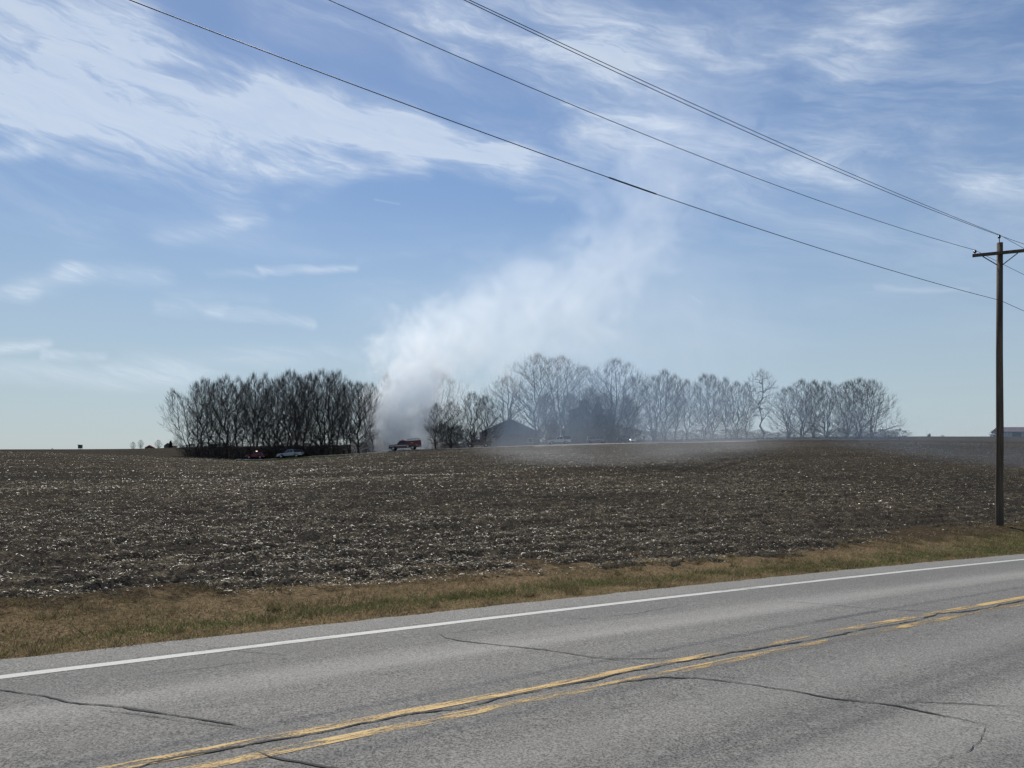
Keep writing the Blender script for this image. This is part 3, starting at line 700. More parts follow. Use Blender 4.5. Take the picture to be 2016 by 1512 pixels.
MID = [(762,198,728,'upright2','bare tree half lost in the left flank of the smoke'),(785,205,742,'upright0','thin bare tree inside the smoke column'),(812,200,735,'twin0','twin-stemmed bare tree behind the smoke column'),(862,204,722,'vase0','bare tree rising out of the right flank of the smoke'),(842,196,760,'upright3','low bare tree right behind the red rescue truck'),
 (888,172,786,'vase1','low fan-shaped bare tree right of the red rescue truck'),(930,170,768,'vase2','round many-stemmed bare tree left of the gabled barn'),(955,176,775,'vase0','bare tree touching the left eave of the gabled barn'),
 (1000,222,735,'big1','hazy bare tree behind the gabled barn roof'),(1058,214,690,'big0','tallest wide bare tree, pale in smoke behind the barn'),(1104,210,694,'big1','tall pale bare tree right of the tallest one'),
 (1150,212,716,'big0','bare tree in dark smoke above the low shed'),(1212,204,700,'big1','large bare tree with crown reaching right, over the parked cars'),(1245,214,735,'vase1','bare tree at the right foot of the big crown')]
MID += [(764,182,770,'upright1','slim bare tree at the near left edge of the smoke'),(792,181,800,'twin0','low forked bare tree standing in the smoke above the rescue truck'),(836,183,796,'upright4','low bare tree at the near right edge of the smoke'),(858,174,790,'twin1','many-stemmed bare tree between smoke and the round tree'),(1122,198,772,'dense0','dense dark bare tree right behind the low shed'),(1160,201,758,'dense0','dense dark tree in the thick smoke above the evergreens'),(1192,199,768,'dense0','dense dark tree left of the big right crown'),(1232,203,776,'dense0','dense low tree under the big right crown'),(1076,206,770,'dense0','dense dark tree right of the gabled barn')]
for (px, Y, tp, k, lab) in MID: place_tree(k, px, Y, tp, lab, 'bare trees around the farmyard', wide=1.12)
RIGHT = [(1288,232,735,'vase2'),(1308,228,722,'twin1'),(1330,244,732,'upright1'),(1352,252,742,'twin0'),(1386,240,730,'twin0'),(1402,246,732,'twin1'),(1428,255,738,'upright2'),(1450,246,746,'twin1'),(1470,258,748,'upright0'),
 (1499,246,722,'gnarl0'),(1552,262,758,'vase0'),(1578,252,742,'vase1'),(1602,258,744,'twin1'),(1628,254,746,'vase2'),(1668,256,746,'vase1'),(1690,252,740,'vase0'),(1716,256,742,'edge0')]
for i, (px, Y, tp, k) in enumerate(RIGHT):
    lab = '%s bare tree from the left in the hazy row right of the farmyard' % ORD[i]
    if k == 'gnarl0': lab = 'gnarled thick-limbed bare tree standing over the hazy right row'
    if k == 'edge0': lab = 'wide bare tree at the right end of the row, boughs sweeping low'
    place_tree(k, px, Y, tp, lab, 'bare trees in the hazy right row', wide=1.0 if k in ('gnarl0', 'edge0') else 1.28)
# scrub under the trees
si = 0
SHR = [(x, 171+random.uniform(-3, 14), 880-random.uniform(0, 12)) for x in range(376, 740, 10)]
for i, (px, Y, tp) in enumerate(SHR): place_tree('shrub%d' % (i % 3), px, Y, tp, '%s leafless bush from the left under the left grove' % (ORD[i]), 'scrub under the left grove', 'leafless_bush', wide=2.6, cat='bush')
SHR = [(x+random.uniform(-4, 4), 192+random.uniform(-4, 10), 846-random.uniform(0, 14)) for x in (748, 764, 820, 836, 852, 870, 900, 918, 1060, 1084, 1190, 1214, 1236, 1258)]
for i, (px, Y, tp) in enumerate(SHR): place_tree('shrub%d' % (i % 3), px, Y, tp, '%s leafless bush from the left around the farmyard' % ORD[i], 'scrub around the farmyard', 'leafless_bush', wide=1.7, cat='bush')
SHR = [(x+random.uniform(-5, 5), 246+random.uniform(-6, 12), 850-random.uniform(-4, 8)) for x in range(1275, 1770, 17)]
for i, (px, Y, tp) in enumerate(SHR): place_tree('shrub%d' % (i % 3), px, Y, tp, '%s leafless bush from the left along the foot of the right row' % ORD[i], 'scrub along the right row', 'leafless_bush', wide=2.7, cat='bush')

# evergreens in the yard
CED = varied('cedar_needles', (.012, .020, .010), (.035, .050, .022), 2.5, .9, 3, bmp=0, spec=.1)
def cedar_mesh(seed, H, W, n):
    g = np.random.default_rng(seed); t = g.random(n)**.75; rmax = W*np.sqrt(np.maximum(0, 1-(t*1.02-.02)**2))*(.75+.25*np.sin(t*40+g.random(n)))*(.5+.5*np.minimum(1, t*8)); a = g.uniform(0, 6.283, n); r = rmax*g.random(n)**.45
    lump = .8+.4*vnoise(a*2.2, t*9, seed); r = r*lump
    c = np.stack([np.cos(a)*r, np.sin(a)*r, .25+t*H], -1); sz = g.uniform(.18, .42, n)[:, None]; d1 = unit(np.stack([np.cos(a), np.sin(a), g.uniform(.1, 1.2, n)], -1)+g.normal(0, .4, (n, 3))); d2 = unit(np.cross(d1, g.normal(0, 1, (n, 3))))
    v = np.stack([c-d2*sz*.4, c+d2*sz*.4, c+d1*sz*1.4], 1).reshape(-1, 3); m = mesh_np('crown', v, np.arange(n*3).reshape(-1, 3)); m.materials.append(CED); return m
CEDM = [cedar_mesh(i, 12, 2.9, 9000) for i in (1, 2)]
tb = MB(); tb.tube([(0, 0, -.3), (0, 0, 11)], [.22, .04], 7); _to = tb.build('trunk', BARK); TRM = _to.data; bpy.data.objects.remove(_to)
for i, (px, Y, tp, lab) in enumerate([(1128, 200, 806, 'dark evergreen beside the low shed'), (1150, 203, 788, 'tall dark evergreen behind the low shed'), (1178, 200, 794, 'dark evergreen behind the parked car with glinting hood'), (1200, 206, 806, 'evergreen under the large crown right of the shed'), (1090, 206, 826, 'small evergreen right of the gabled barn'), (725, 190, 868, 'tiny evergreen by the left edge of the smoke')]):
    p = at(px, Y); k = ((HPX-tp)/FPX*Y+CAMZ-p.z)/12.3; e = empty('evergreen_tree', p, random.uniform(0, 6)); e.scale = (max(k, .35)*1.1, max(k, .35)*1.1, k); tag(e, lab, 'tree', 'evergreens in the farmyard'); obj('crown', CEDM[i % 2], None, e); obj('trunk', TRM, None, e)
# ------------------------------------------------------------------ pole line
WOOD = varied('pole_wood', (.075, .057, .042), (.165, .128, .095), 14, .9, 5, (1, 1, .05), bmp=.5, bdist=.01, spec=.15)
GALV = varied('galvanised', (.10, .10, .105), (.17, .17, .18), 6, .55, 3, metal=.6, bmp=0)
PORC = pmat('porcelain', (.05, .035, .03), .25)
WIRE = pmat('wire', (.035, .035, .038), .6, .3)
PB = at(1968, 30.0)
AN = (-.9023, .4311)          # crossarm direction
ARM_Z, TOP_Z, PIN_Z, NEU_Z = 8.14+CAMZ-PB.z, 8.59+CAMZ-PB.z, 8.92+CAMZ-PB.z, 6.29+CAMZ-PB.z
def make_pole(loc, label):
    e = empty('utility_pole', loc, math.atan2(AN[1], AN[0])); tag(e, label, 'utility pole', 'roadside power line')
    m = MB(); hs = [-.6, 0, 1.5, 4, 7, TOP_Z]; m.tube([(.01*math.sin(h), 0, h) for h in hs], [.152, .148, .144, .134, .122, .108], 16); m.build('pole', WOOD, e, True)
    m = MB(); m.box((0, .165, ARM_Z), (1.92, .095, .12)); m.build('crossarm', WOOD, e)
    for s in (-1, 1):
        m = MB(); m.tube([(s*.60, .125, ARM_Z-.06), (s*.09, .118, ARM_Z-.47)], .022, 6); m.build('brace', GALV, e)
        m = MB(); m.tube([(s*.87, .165, ARM_Z+.05), (s*.87, .165, ARM_Z+.16)], .014, 6); i0 = m.build('insulator_pin', GALV, e)
        m = MB(); m.tube([(s*.87, .165, ARM_Z+z) for z in (.10, .13, .17, .175, .21, .23)], [.035, .062, .060, .038, .036, .02], 10); m.build('insulator', PORC, e, True)
    m = MB(); m.tube([(0, -.08, TOP_Z-.35), (0, -.05, TOP_Z+.05), (.01, 0, TOP_Z+.25)], .016, 6); m.build('pole_top_pin', GALV, e)
    m = MB(); m.tube([(.01, 0, TOP_Z+z) for z in (.18, .21, .26, .27, .31, .335)], [.03, .055, .052, .034, .032, .018], 10); m.build('insulator', PORC, e, True)
    m = MB(); m.box((-.02, -.19, NEU_Z), (.05, .12, .035)); m.build('neutral_bracket', GALV, e)
    m = MB(); m.tube([(-.02, -.225, NEU_Z+z) for z in (-.045, -.03, 0, .03, .045)], [.045, .042, .026, .042, .045], 10); m.build('insulator', PORC, e, True)
    m = MB(); m.tube([(-.10, -.125, z) for z in (0, 2, 4, 6, 8, NEU_Z)], .008, 5); m.build('ground_wire', GALV, e)
    m = MB(); m.box((.02, -.150, 1.75), (.07, .012, .16)); m.build('tag', GALV, e)
    m = MB(); m.box((.0, -.15, TOP_Z-.22), (.03, .12, .03)); m.build('bolt', GALV, e)
    return e
poles = {}
def pole_base(t):
    x, y = PB.x-RU[0]*t, PB.y-RU[1]*t; return Vector((x, y, gz(x, y)))
B0, B1, B2 = PB, pole_base(36.0), pole_base(-40.0)
B1.z = PB.z+1.63-.02
make_pole(B0, 'weathered wooden utility pole with crossarm at the right edge')
make_pole(Vector((B1.x, B1.y, B1.z)), 'next utility pole of the line, left of the view')
make_pole(Vector((B2.x, B2.y, PB.z-1.0)), 'next utility pole of the line, right of the view')
rn = Vector((AN[0], AN[1], 0)); ru = Vector((RU[0], RU[1], 0)); rl = Vector((-AN[1], AN[0], 0))
# local x of a pole is RN, local y is RN turned a quarter
def attach(B, lx, ly, lz): return Vector((B.x, B.y, B.z))+rn*lx+rl*ly+Vector((0, 0, lz))
SPOTS = {'far arm end': (.87, .165, ARM_Z+.22, .00202), 'near arm end': (-.87, .165, ARM_Z+.22, .00154), 'pole top pin': (.01, 0, TOP_Z+.33, .0010), 'side bracket below the crossarm': (-.06, -.225, NEU_Z, .00134)}
def sag_line(a, b, beta, n=40):
    L = (b-a).length; return [a.lerp(b, i/n)-Vector((0, 0, beta*L*L*(i/n)*(1-i/n))) for i in range(n+1)]
for nm, (lx, ly, lz, be) in SPOTS.items():
    for side, BB in (('left', B1), ('right', Vector((B2.x, B2.y, PB.z-1.0)))):
        a, b = attach(B0, lx, ly, lz), attach(BB, lx, ly, lz); pts = sag_line(a, b, be if side == 'left' else .0016)
        m = MB(); m.tube(pts, .0090 if 'bracket' not in nm else .0100, 6); w = m.build('power_line', WIRE, None, True)
        tag(w, 'power wire running %s from the %s of the utility pole' % (side, nm), 'wire', 'overhead power wires')
        if side == 'left' and 'bracket' in nm:
            q = []
            for k in range(7):
                u = .545+.05*k/6*.9; i = u*40; i0 = int(i); q.append(pts[i0].lerp(pts[i0+1], i-i0))
            m = MB(); m.tube(q, .019, 8); m.build('splice_sleeve', WIRE, w, True)

# ------------------------------------------------------------------ farm buildings
STEEL_D = varied('barn_steel_dark', (.05, .055, .06), (.09, .095, .10), 1.2, .6, 4, (1, 1, .2), bmp=0)
ROOF_D = varied('roof_dark', (.035, .036, .038), (.075, .075, .075), 1.5, .7, 4, (1, .2, 1), bmp=0)
WALL_W = varied('wall_white', (.42, .42, .41), (.60, .60, .58), 1.0, .7, 4, (1, 1, .3), bmp=0)
ROOF_R = varied('roof_red', (.12, .05, .045), (.20, .08, .07), .6, .7, 4, bmp=0)
GLASS = pmat('dark_glass', (.012, .014, .017), .08, 0, .6)
def barn(name, label, cat, loc, rz, W, D, He, Hp, wallm, roofm, door=None, windows=(), ov=.35):
    """gable end faces -y; W across, D deep"""
    e = empty(name, loc, rz); tag(e, label, cat)
    m = MB(); h = W/2
    m.add([(-h, 0, -.8), (h, 0, -.8), (h, 0, He), (0, 0, Hp), (-h, 0, He), (-h, D, -.8), (h, D, -.8), (h, D, He), (0, D, Hp), (-h, D, He)],
          [(0, 1, 2, 3, 4), (9, 8, 7, 6, 5), (0, 4, 9, 5), (1, 6, 7, 2), (2, 7, 8, 3), (4, 3, 8, 9)]); m.build('wall', wallm, e)
    sl = (Hp-He)/h; m = MB()
    for s in (-1, 1):
        a = (s*(h+ov), He-sl*ov+.03); b = (0, Hp+.03); tk = .14
        v = [(a[0], -ov, a[1]), (b[0], -ov, b[1]), (b[0], D+ov, b[1]), (a[0], D+ov, a[1])]; v += [(x, y, z+tk) for x, y, z in v]
        m.add(v, [(0, 1, 2, 3), (4, 7, 6, 5), (0, 4, 5, 1), (1, 5, 6, 2), (2, 6, 7, 3), (3, 7, 4, 0)])
    m.build('roof', roofm, e)
    if door:
        dw, dh, dx, mt = door; m = MB(); m.box((dx, -.04, dh/2), (dw, .08, dh)); d = m.build('door', mt, e); m = MB(); m.box((dx+dw*.35, -.10, dh*.45), (.08, .06, .4)); m.build('handle', GALV, d)
    for (wx, wz, ww, wh) in windows:
        m = MB(); m.box((wx, -.03, wz), (ww+.2, .06, wh+.2)); f = m.build('window', WALL_W, e); m = MB(); m.box((wx, -.065, wz), (ww, .03, wh)); m.build('pane', GLASS, f)
    return e
p = at(1004, 194); barn('gabled_barn', 'dark gabled barn half veiled by smoke in the farmyard', 'barn', (p.x, p.y, p.z-.2), R(4), 15.0, 16, 3.9, 7.3, STEEL_D, ROOF_D, (4.2, 3.3, 1.2, ROOF_D), [(-4.6, 1.7, 1.2, 1.0), (5.4, 1.7, 1.2, 1.0)])
p = at(1143, 196); barn('low_shed', 'low dark shed between the barn and the evergreens', 'shed', (p.x, p.y, p.z-.2), R(2), 8.6, 6, 3.9, 4.5, STEEL_D, ROOF_D, (2.6, 2.4, -1.0, ROOF_D), [(2.4, 1.6, 1.0, .9)])
# long white building on the right horizon
p = at(2050, 470)
def long_barn():
    e = empty('long_barn', (p.x, p.y, p.z-.3), R(-6)); tag(e, 'long pale farm building with dark purplish roof on the right horizon', 'barn')
    L, Dp, He, Hp = 46, 13, 3.6, 6.6; m = MB(); h = L/2
    m.add([(-h, 0, -1), (h, 0, -1), (h, Dp, -1), (-h, Dp, -1), (-h, 0, He), (h, 0, He), (h, Dp, He), (-h, Dp, He), (-h, Dp/2, Hp-.05), (h, Dp/2, Hp-.05)], [(0, 1, 5, 4), (2, 3, 7, 6), (1, 2, 6, 9, 5), (3, 0, 4, 8, 7), (4, 5, 9, 8), (6, 7, 8, 9)]); m.build('wall', WALL_W, e)
    m = MB()
    for a, b in (((-.5, He-.2), (Dp/2, Hp)), ((Dp+.5, He-.2), (Dp/2, Hp))):
        v = [(-h-.4, a[0], a[1]), (h+.4, a[0], a[1]), (h+.4, b[0], b[1]), (-h-.4, b[0], b[1])]; v += [(x, y, z+.15) for x, y, z in v]
        m.add(v, [(0, 1, 2, 3), (4, 7, 6, 5), (0, 4, 5, 1), (1, 5, 6, 2), (2, 6, 7, 3), (3, 7, 4, 0)])
    m.build('roof', varied('roof_plum', (.10, .085, .105), (.15, .13, .15), .5, .7, bmp=0), e)
    for x in (-14.5, -4, 7):
        m = MB(); m.box((x, -.04, 1.5), (5.5, .08, 3.0)); m.build('door', varied('barn_door', (.20, .21, .22), (.28, .29, .30), 1, .6, bmp=0), e)
long_barn()
# far farmstead and small marks on the skyline
p = at(294, 820); barn('far_barn', 'tiny dark red barn on the left skyline between bare trees', 'barn', (p.x, p.y, p.z-1.0), R(20), 9, 14, 3.2, 5.8, varied('red_boards', (.14, .04, .035), (.2, .06, .05), 1, .8, bmp=0), ROOF_R, (3, 2.6, 0, WALL_W))
p = at(330, 850); barn('far_house', 'dark farmhouse by a conifer on the left skyline', 'house', (p.x, p.y, p.z-1.0), R(-15), 10, 9, 5.0, 8.2, STEEL_D, ROOF_D, (1.2, 2.1, 0, ROOF_R), [(-2.6, 3.4, 1, 1.4), (2.6, 3.4, 1, 1.4)])
for i, (px, Y, tp, k, w) in enumerate([(262, 840, 869, 'vase0', 1.0), (277, 850, 865, 'big0', .9), (312, 860, 865, 'big1', 1.0), (346, 870, 866, 'vase1', 1.0), (356, 880, 868, 'big0', 1.0)]):
    place_tree(k, px, Y, tp, '%s bare tree from the left at the farm on the left skyline' % ORD[i], 'bare trees at the skyline farm', wide=w)
p = at(336, 842); e = empty('evergreen_tree', p); e.scale = (.9, .9, ((HPX-868)/FPX*842+CAMZ-p.z)/12.3); tag(e, 'pointed conifer beside the farmhouse on the left skyline', 'tree'); obj('crown', CEDM[0], None, e); obj('trunk', TRM, None, e)
p = at(158, 335)
def blind():
    e = empty('hunting_blind', (p.x, p.y, p.z)); tag(e, 'small dark box blind on the left skyline', 'blind')
    for sx in (-.5, .5):
        for sy in (-.5, .5): m = MB(); m.box((sx, sy, .1), (.1, .1, .9)); m.build('leg', WOOD, e)
    m = MB(); m.box((0, 0, 1.15), (1.35, 1.35, 1.5)); b = m.build('box', STEEL_D, e); m = MB(); m.box((0, -.685, 1.4), (.7, .03, .3)); m.build('opening', GLASS, b)
    m = MB(); m.prism([(-.85, 1.9), (.85, 1.9), (.8, 2.0), (-.8, 2.1)], -.85, .85); m.build('roof', ROOF_D, e)
blind()
p = at(1829, 620)
def small_bin():
    e = empty('grain_bin', (p.x, p.y, p.z-.6)); tag(e, 'tiny grey grain bin with a thin mast on the right skyline', 'grain bin')
    m = MB(); m.tube([(0, 0, 0), (0, 0, 3.2), (0, 0, 3.25), (0, 0, 4.2), (0, 0, 4.3)], [1.25, 1.25, 1.32, .3, .3], 20); m.build('bin', GALV, e, False)
    m = MB(); m.tube([(-2.1, 0, 0), (-2.1, 0, 7.2)], [.06, .04], 6); m.build('mast', GALV, e)
small_bin()
for i, (px, Y, tp, lab) in enumerate([(1781, 560, 857, 'tiny bush on the skyline right of the tree row'), (1856, 600, 856, 'tiny bush on the skyline right of the grain bin'), (103, 345, 882, 'tiny weed clump on the left skyline')]):
    place_tree('shrub%d' % i, px, Y, tp, lab, None, 'leafless_bush', wide=1.6, cat='bush')
for i, (px, Y, tp, lab) in enumerate([(1958, 452, 845, 'shrub at the left end of the long pale building'), (1963, 458, 846, 'second shrub at the left end of the long pale building')]):
    place_tree('shrub%d' % i, px, Y, tp, lab, None, 'leafless_bush', wide=1.2, cat='bush')
p = at(1954, 448); m = MB(); e = empty('glint_tank', (p.x, p.y, p.z+.2)); tag(e, 'small white tank added for the glint beside the long pale building', 'tank')  # invented tank, added so a bright glint shows beside the building
m.tube([(-1.6, 0, 1.3), (-1.5, 0, 1.3), (-1.2, 0, 1.3), (1.2, 0, 1.3), (1.5, 0, 1.3), (1.6, 0, 1.3)], [.15, .4, .5, .5, .4, .15], 14); m.build('tank', pmat('tank_paint', (.8, .8, .8), .25), e, True)
for s in (-.9, .9): m = MB(); m.box((s, 0, .3), (.2, .7, 1.2)); m.build('leg', GALV, e)

# pale lane in front of the yard
LANEM = varied('lane_gravel', (.16, .15, .135), (.28, .265, .24), 1.2, .95, 5, bmp=.4)
def lane(pts, w, name, label):
    P = np.array([at(*q)[:] for q in pts]); t = np.linspace(0, len(P)-1, 60); q = np.stack([np.interp(t, range(len(P)), P[:, i]) for i in (0, 1)], -1)
    d = unit(np.gradient(q, axis=0)); nrm_ = np.stack([-d[:, 1], d[:, 0]], -1); ks = np.linspace(-.5, .5, 6); v = []
    for k in ks:
        c = q+nrm_*(k*w)+nrm_*((fbm(t*1.5, t*0+k, 3, 7)-.5)*.8)[:, None]; z = ground(c[:, 0], c[:, 1])+.16*(1-(2*abs(k))**4); v.append(np.stack([c[:, 0], c[:, 1], z], -1))
    n = len(t); i = np.arange(n-1); f = np.concatenate([np.stack([r*n+i, r*n+i+1, (r+1)*n+i+1, (r+1)*n+i], -1) for r in range(5)])
    return tag(obj(name, mesh_np(name, np.concatenate(v), f, True), LANEM), label, kind='structure')
lane([(470, 162), (600, 161), (760, 160), (940, 164), (1060, 170), (1200, 178), (1340, 188), (1480, 205)], 4.0, 'farm_lane', 'pale lane along the near side of the farmyard')
lane([(1050, 150), (1120, 152), (1200, 156), (1290, 166)], 2.2, 'field_track', 'short pale track in the field before the farmyard')
# green patch at the field's edge below the silver pickup
def patch():
    n = 9000; c = at(580, 138); x = c.x+rng.normal(0, 3.2, n)*1.2; y = c.y+rng.normal(0, 5.5, n); z = ground(x, y)+.12+(fbm(*sn(x, y), 3, 11)-.5)*.1
    a = rng.uniform(0, 6.28, n); w = .03; h = rng.uniform(.12, .30, n); pz = np.stack([x, y, z-.12], -1); ee = np.stack([np.cos(a)*w, np.sin(a)*w, a*0], -1); tip = pz+np.stack([rng.normal(0, .08, n), rng.normal(0, .08, n), h], -1)
    v = np.stack([pz-ee, pz+ee, tip], 1).reshape(-1, 3); me = mesh_np('grass_patch', v, np.arange(len(v)).reshape(-1, 3)); vcol(me, pick([(.07, .09, .025), (.09, .10, .03), (.12, .11, .05)], n)); tag(obj('grass_patch', me, GRASSM), 'small green grass patch in the field below the silver pickup', 'grass', kind='stuff')
patch()

# ------------------------------------------------------------------ vehicles (front towards local +x)
RUB = pmat('tyre_rubber', (.012, .012, .012), .85); RIM = pmat('rim', (.35, .35, .36), .3, .8); CHR = pmat('chrome', (.7, .7, .72), .12, 1.0)
HEADL = pmat('headlight_glass', (.7, .72, .75), .1); TAIL = pmat('taillight', (.25, .01, .01), .2); PLAST = pmat('black_trim', (.02, .02, .021), .5)
def lampmat(name, col, s):
    m = pmat(name, col, .3); b = m.node_tree.nodes['Principled BSDF']; b.inputs['Emission Color'].default_value = (*col, 1); b.inputs['Emission Strength'].default_value = s; return m
def paint(name, c): return pmat(name, c, .28, .15, .5, lambda t, b: (b.inputs['Coat Weight'].__setattr__('default_value', .6)))
def arch(cx, r, z0, n=8): return [(cx+r*math.cos(a), z0+r*math.sin(a)) for a in [math.pi*i/n for i in range(n+1)]]
def vehicle(label, cat, px, Y, rz, kind, col, name, group='vehicles parked at the farmyard', lit=None, k=1.0):
    p = at(px, Y); e = empty(name, (p.x, p.y, p.z+.14), rz); e.scale = (k, k, k); tag(e, label, cat, group)
    # pitch with the slope under it
    dx, dy = math.cos(rz), math.sin(rz); e.rotation_euler = (0, -math.atan2(gz(p.x+dx*2, p.y+dy*2)-gz(p.x-dx*2, p.y-dy*2), 4), rz)
    P = paint(name+'_paint', col); W = {'pickup': 1.98, 'rescue': 2.2, 'suv': 1.92, 'sedan': 1.82}[kind]; h = W/2
    wr = .40 if kind != 'sedan' else .33; 
    if kind in ('pickup', 'rescue'): L0, L1, fa, ra = -2.95, 2.85, 1.85, -1.75
    elif kind == 'suv': L0, L1, fa, ra = -2.35, 2.4, 1.5, -1.4
    else: L0, L1, fa, ra = -2.35, 2.35, 1.45, -1.35
    if kind == 'rescue': L0 = -3.9; ra = -2.35; wr = .44
    zb = .48 if kind != 'sedan' else .30; hood = {'pickup': 1.14, 'rescue': 1.30, 'suv': 1.08, 'sedan': .92}[kind]; ar = wr+.10
    prof = [(L0, zb)] + arch(ra, ar, zb)[::-1] + arch(fa, ar, zb)[::-1] + [(L1-.05, zb), (L1, zb+.2), (L1-.04, hood-.16), (L1-.25, hood-.05), (1.0, hood+.02)]
    if kind == 'sedan': prof += [(-1.3, hood+.04), (L0+.1, hood+.02), (L0, hood-.25)]
    elif kind == 'suv': prof += [(-2.2, hood+.06), (L0, hood-.1)]
    elif kind == 'pickup': prof += [(-2.9, hood+.02), (L0, hood-.05)]
    else: prof += [(-.95, hood+.03), (-.95, zb+.35), (L0, zb+.35)]
    m = MB(); m.prism(prof, -h, h, .07); m.build('body', P, e)
    # cab
    if kind == 'pickup': c = [(1.05, hood), (.30, 1.86), (-.95, 1.90), (-1.20, hood)]
    elif kind == 'rescue': c = [(1.05, hood), (.42, 2.06), (-.80, 2.10), (-.95, hood)]
    elif kind == 'suv': c = [(.95, hood), (.25, 1.72), (-1.85, 1.74), (-2.25, hood)]
    else: c = [(.95, hood), (.10, 1.40), (-.95, 1.40), (-1.70, hood)]
    ins = .13; m = MB()
    zt = max(c[1][1], c[2][1]); bot = [(c[0][0], s*(h-.05), c[0][1]) for s in (-1, 1)]+[(c[3][0], s*(h-.05), c[3][1]) for s in (1, -1)]; top = [(c[1][0], s*(h-ins-.05), c[1][1]) for s in (-1, 1)]+[(c[2][0], s*(h-ins-.05), c[2][1]) for s in (1, -1)]
    m.add(bot+top, [(0, 1, 2, 3), (4, 7, 6, 5), (0, 4, 5, 1), (1, 5, 6, 2), (2, 6, 7, 3), (3, 7, 4, 0)]); cab = m.build('cab', P, e)
    def lerp3(a, b, t): return tuple(a[i]*(1-t)+b[i]*t for i in range(3))
    def pane(q, out_, nm, t0=.12, t1=.9, u0=.06, u1=.94):
        a, b, c_, d = q; v = []
        for u, t in ((u0, t0), (u1, t0), (u1, t1), (u0, t1)):
            lo = lerp3(a, b, u); hi = lerp3(d, c_, u); r = lerp3(lo, hi, t); v.append(r)
        v2 = [tuple(x[i]+out_[i]*.018 for i in range(3)) for x in v]; v1 = [tuple(x[i]-out_[i]*.01 for i in range(3)) for x in v]
        mm = MB(); mm.add(v1+v2, [(0, 1, 2, 3), (4, 7, 6, 5), (0, 4, 5, 1), (1, 5, 6, 2), (2, 6, 7, 3), (3, 7, 4, 0)]); mm.build(nm, GLASS, cab)
    pane((bot[0], bot[1], top[1], top[0]), (.7, 0, .7), 'windshield'); pane((bot[2], bot[3], top[3], top[2]), (-.8, 0, .4), 'rear_window')
    for s, (i0, i1) in ((-1, (0, 3)), (1, (1, 2))):
        q = (bot[i0], bot[i1], top[i1], top[i0]); cuts = ((.10, .48), (.53, .92)) if kind != 'suv' else ((.08, .34), (.38, .64), (.68, .93))
        for u0, u1 in cuts: pane(q, (0, s, .1), 'side_window', .14, .88, u0, u1)
    # wheels
    for ax in (fa, ra):
        for s in (-1, 1):
            m = MB(); y0 = s*(h-.26); y1 = s*(h+.01); m.tube([(ax, y0, wr), (ax, y0+s*.04, wr), (ax, y1-s*.04, wr), (ax, y1, wr)], [wr*.88, wr, wr, wr*.88], 18); w = m.build('wheel', RUB, e, False)
            m = MB(); m.tube([(ax, y1-s*.02, wr), (ax, y1+s*.012, wr), (ax, y1+s*.02, wr)], [wr*.6, wr*.58, wr*.2], 14); m.build('rim', RIM, w)
    m = MB(); m.box((L1+.03, 0, zb+.10), (.14, W-.1, .20)); m.build('bumper', CHR if kind != 'sedan' else P, e)
    m = MB(); m.box((L0-.05, 0, zb+.10), (.12, W-.1, .18)); m.build('bumper', CHR if kind != 'sedan' else P, e)
    m = MB(); m.box((L1-.01, 0, hood-.34), (.06, W*.52, .26)); m.build('grille', PLAST, e)
    for s in (-1, 1):
        m = MB(); m.box((L1-.03, s*(h-.26), hood-.32), (.08, .34, .20)); m.build('headlight', lit if (lit and s == -1) else HEADL, e)
        m = MB(); m.box((L0-.0, s*(h-.12), hood-.25), (.06, .16, .32)); m.build('taillight', TAIL, e)
        m = MB(); m.box((.78, s*(h+.10), hood+.16), (.10, .20, .18)); m.build('mirror', PLAST, e)
        for x in ((.1, -.9) if kind != 'rescue' else (.3,)): m = MB(); m.box((x-.12, s*(h+.005), hood-.10), (.16, .03, .04)); m.build('door_handle', CHR, e)
    if kind == 'pickup':
        m = MB(); m.box((-2.08, 0, hood+.015), (1.5, W-.28, .05)); m.build('bed_floor', PLAST, e)
    return e, P, h
RED = (.085, .009, .009)
e, P, h = vehicle('silver pickup with dark bed cover parked before the left grove', 'pickup', 572, 160, R(176), 'pickup', (.40, .42, .42), 'pickup_truck', k=.94)
m = MB(); m.prism([(-2.85, 1.20), (-1.22, 1.20), (-1.30, 1.80), (-2.70, 1.76)], -.85, .85, .05); m.build('bed_cap', PLAST, e)
e, P, h = vehicle('red emergency vehicle half hidden by trunks of the left grove', 'car', 505, 166, R(172), 'suv', (.20, .012, .02), 'red_vehicle', k=.9)
m = MB(); m.box((-.3, 0, 1.80), (.30, 1.2, .14)); m.build('light_bar', PLAST, e); m = MB(); m.box((-.3, .45, 1.92), (.26, .30, .12)); m.build('beacon', lampmat('beacon_lit', (1, .62, .40), 3.0), e)
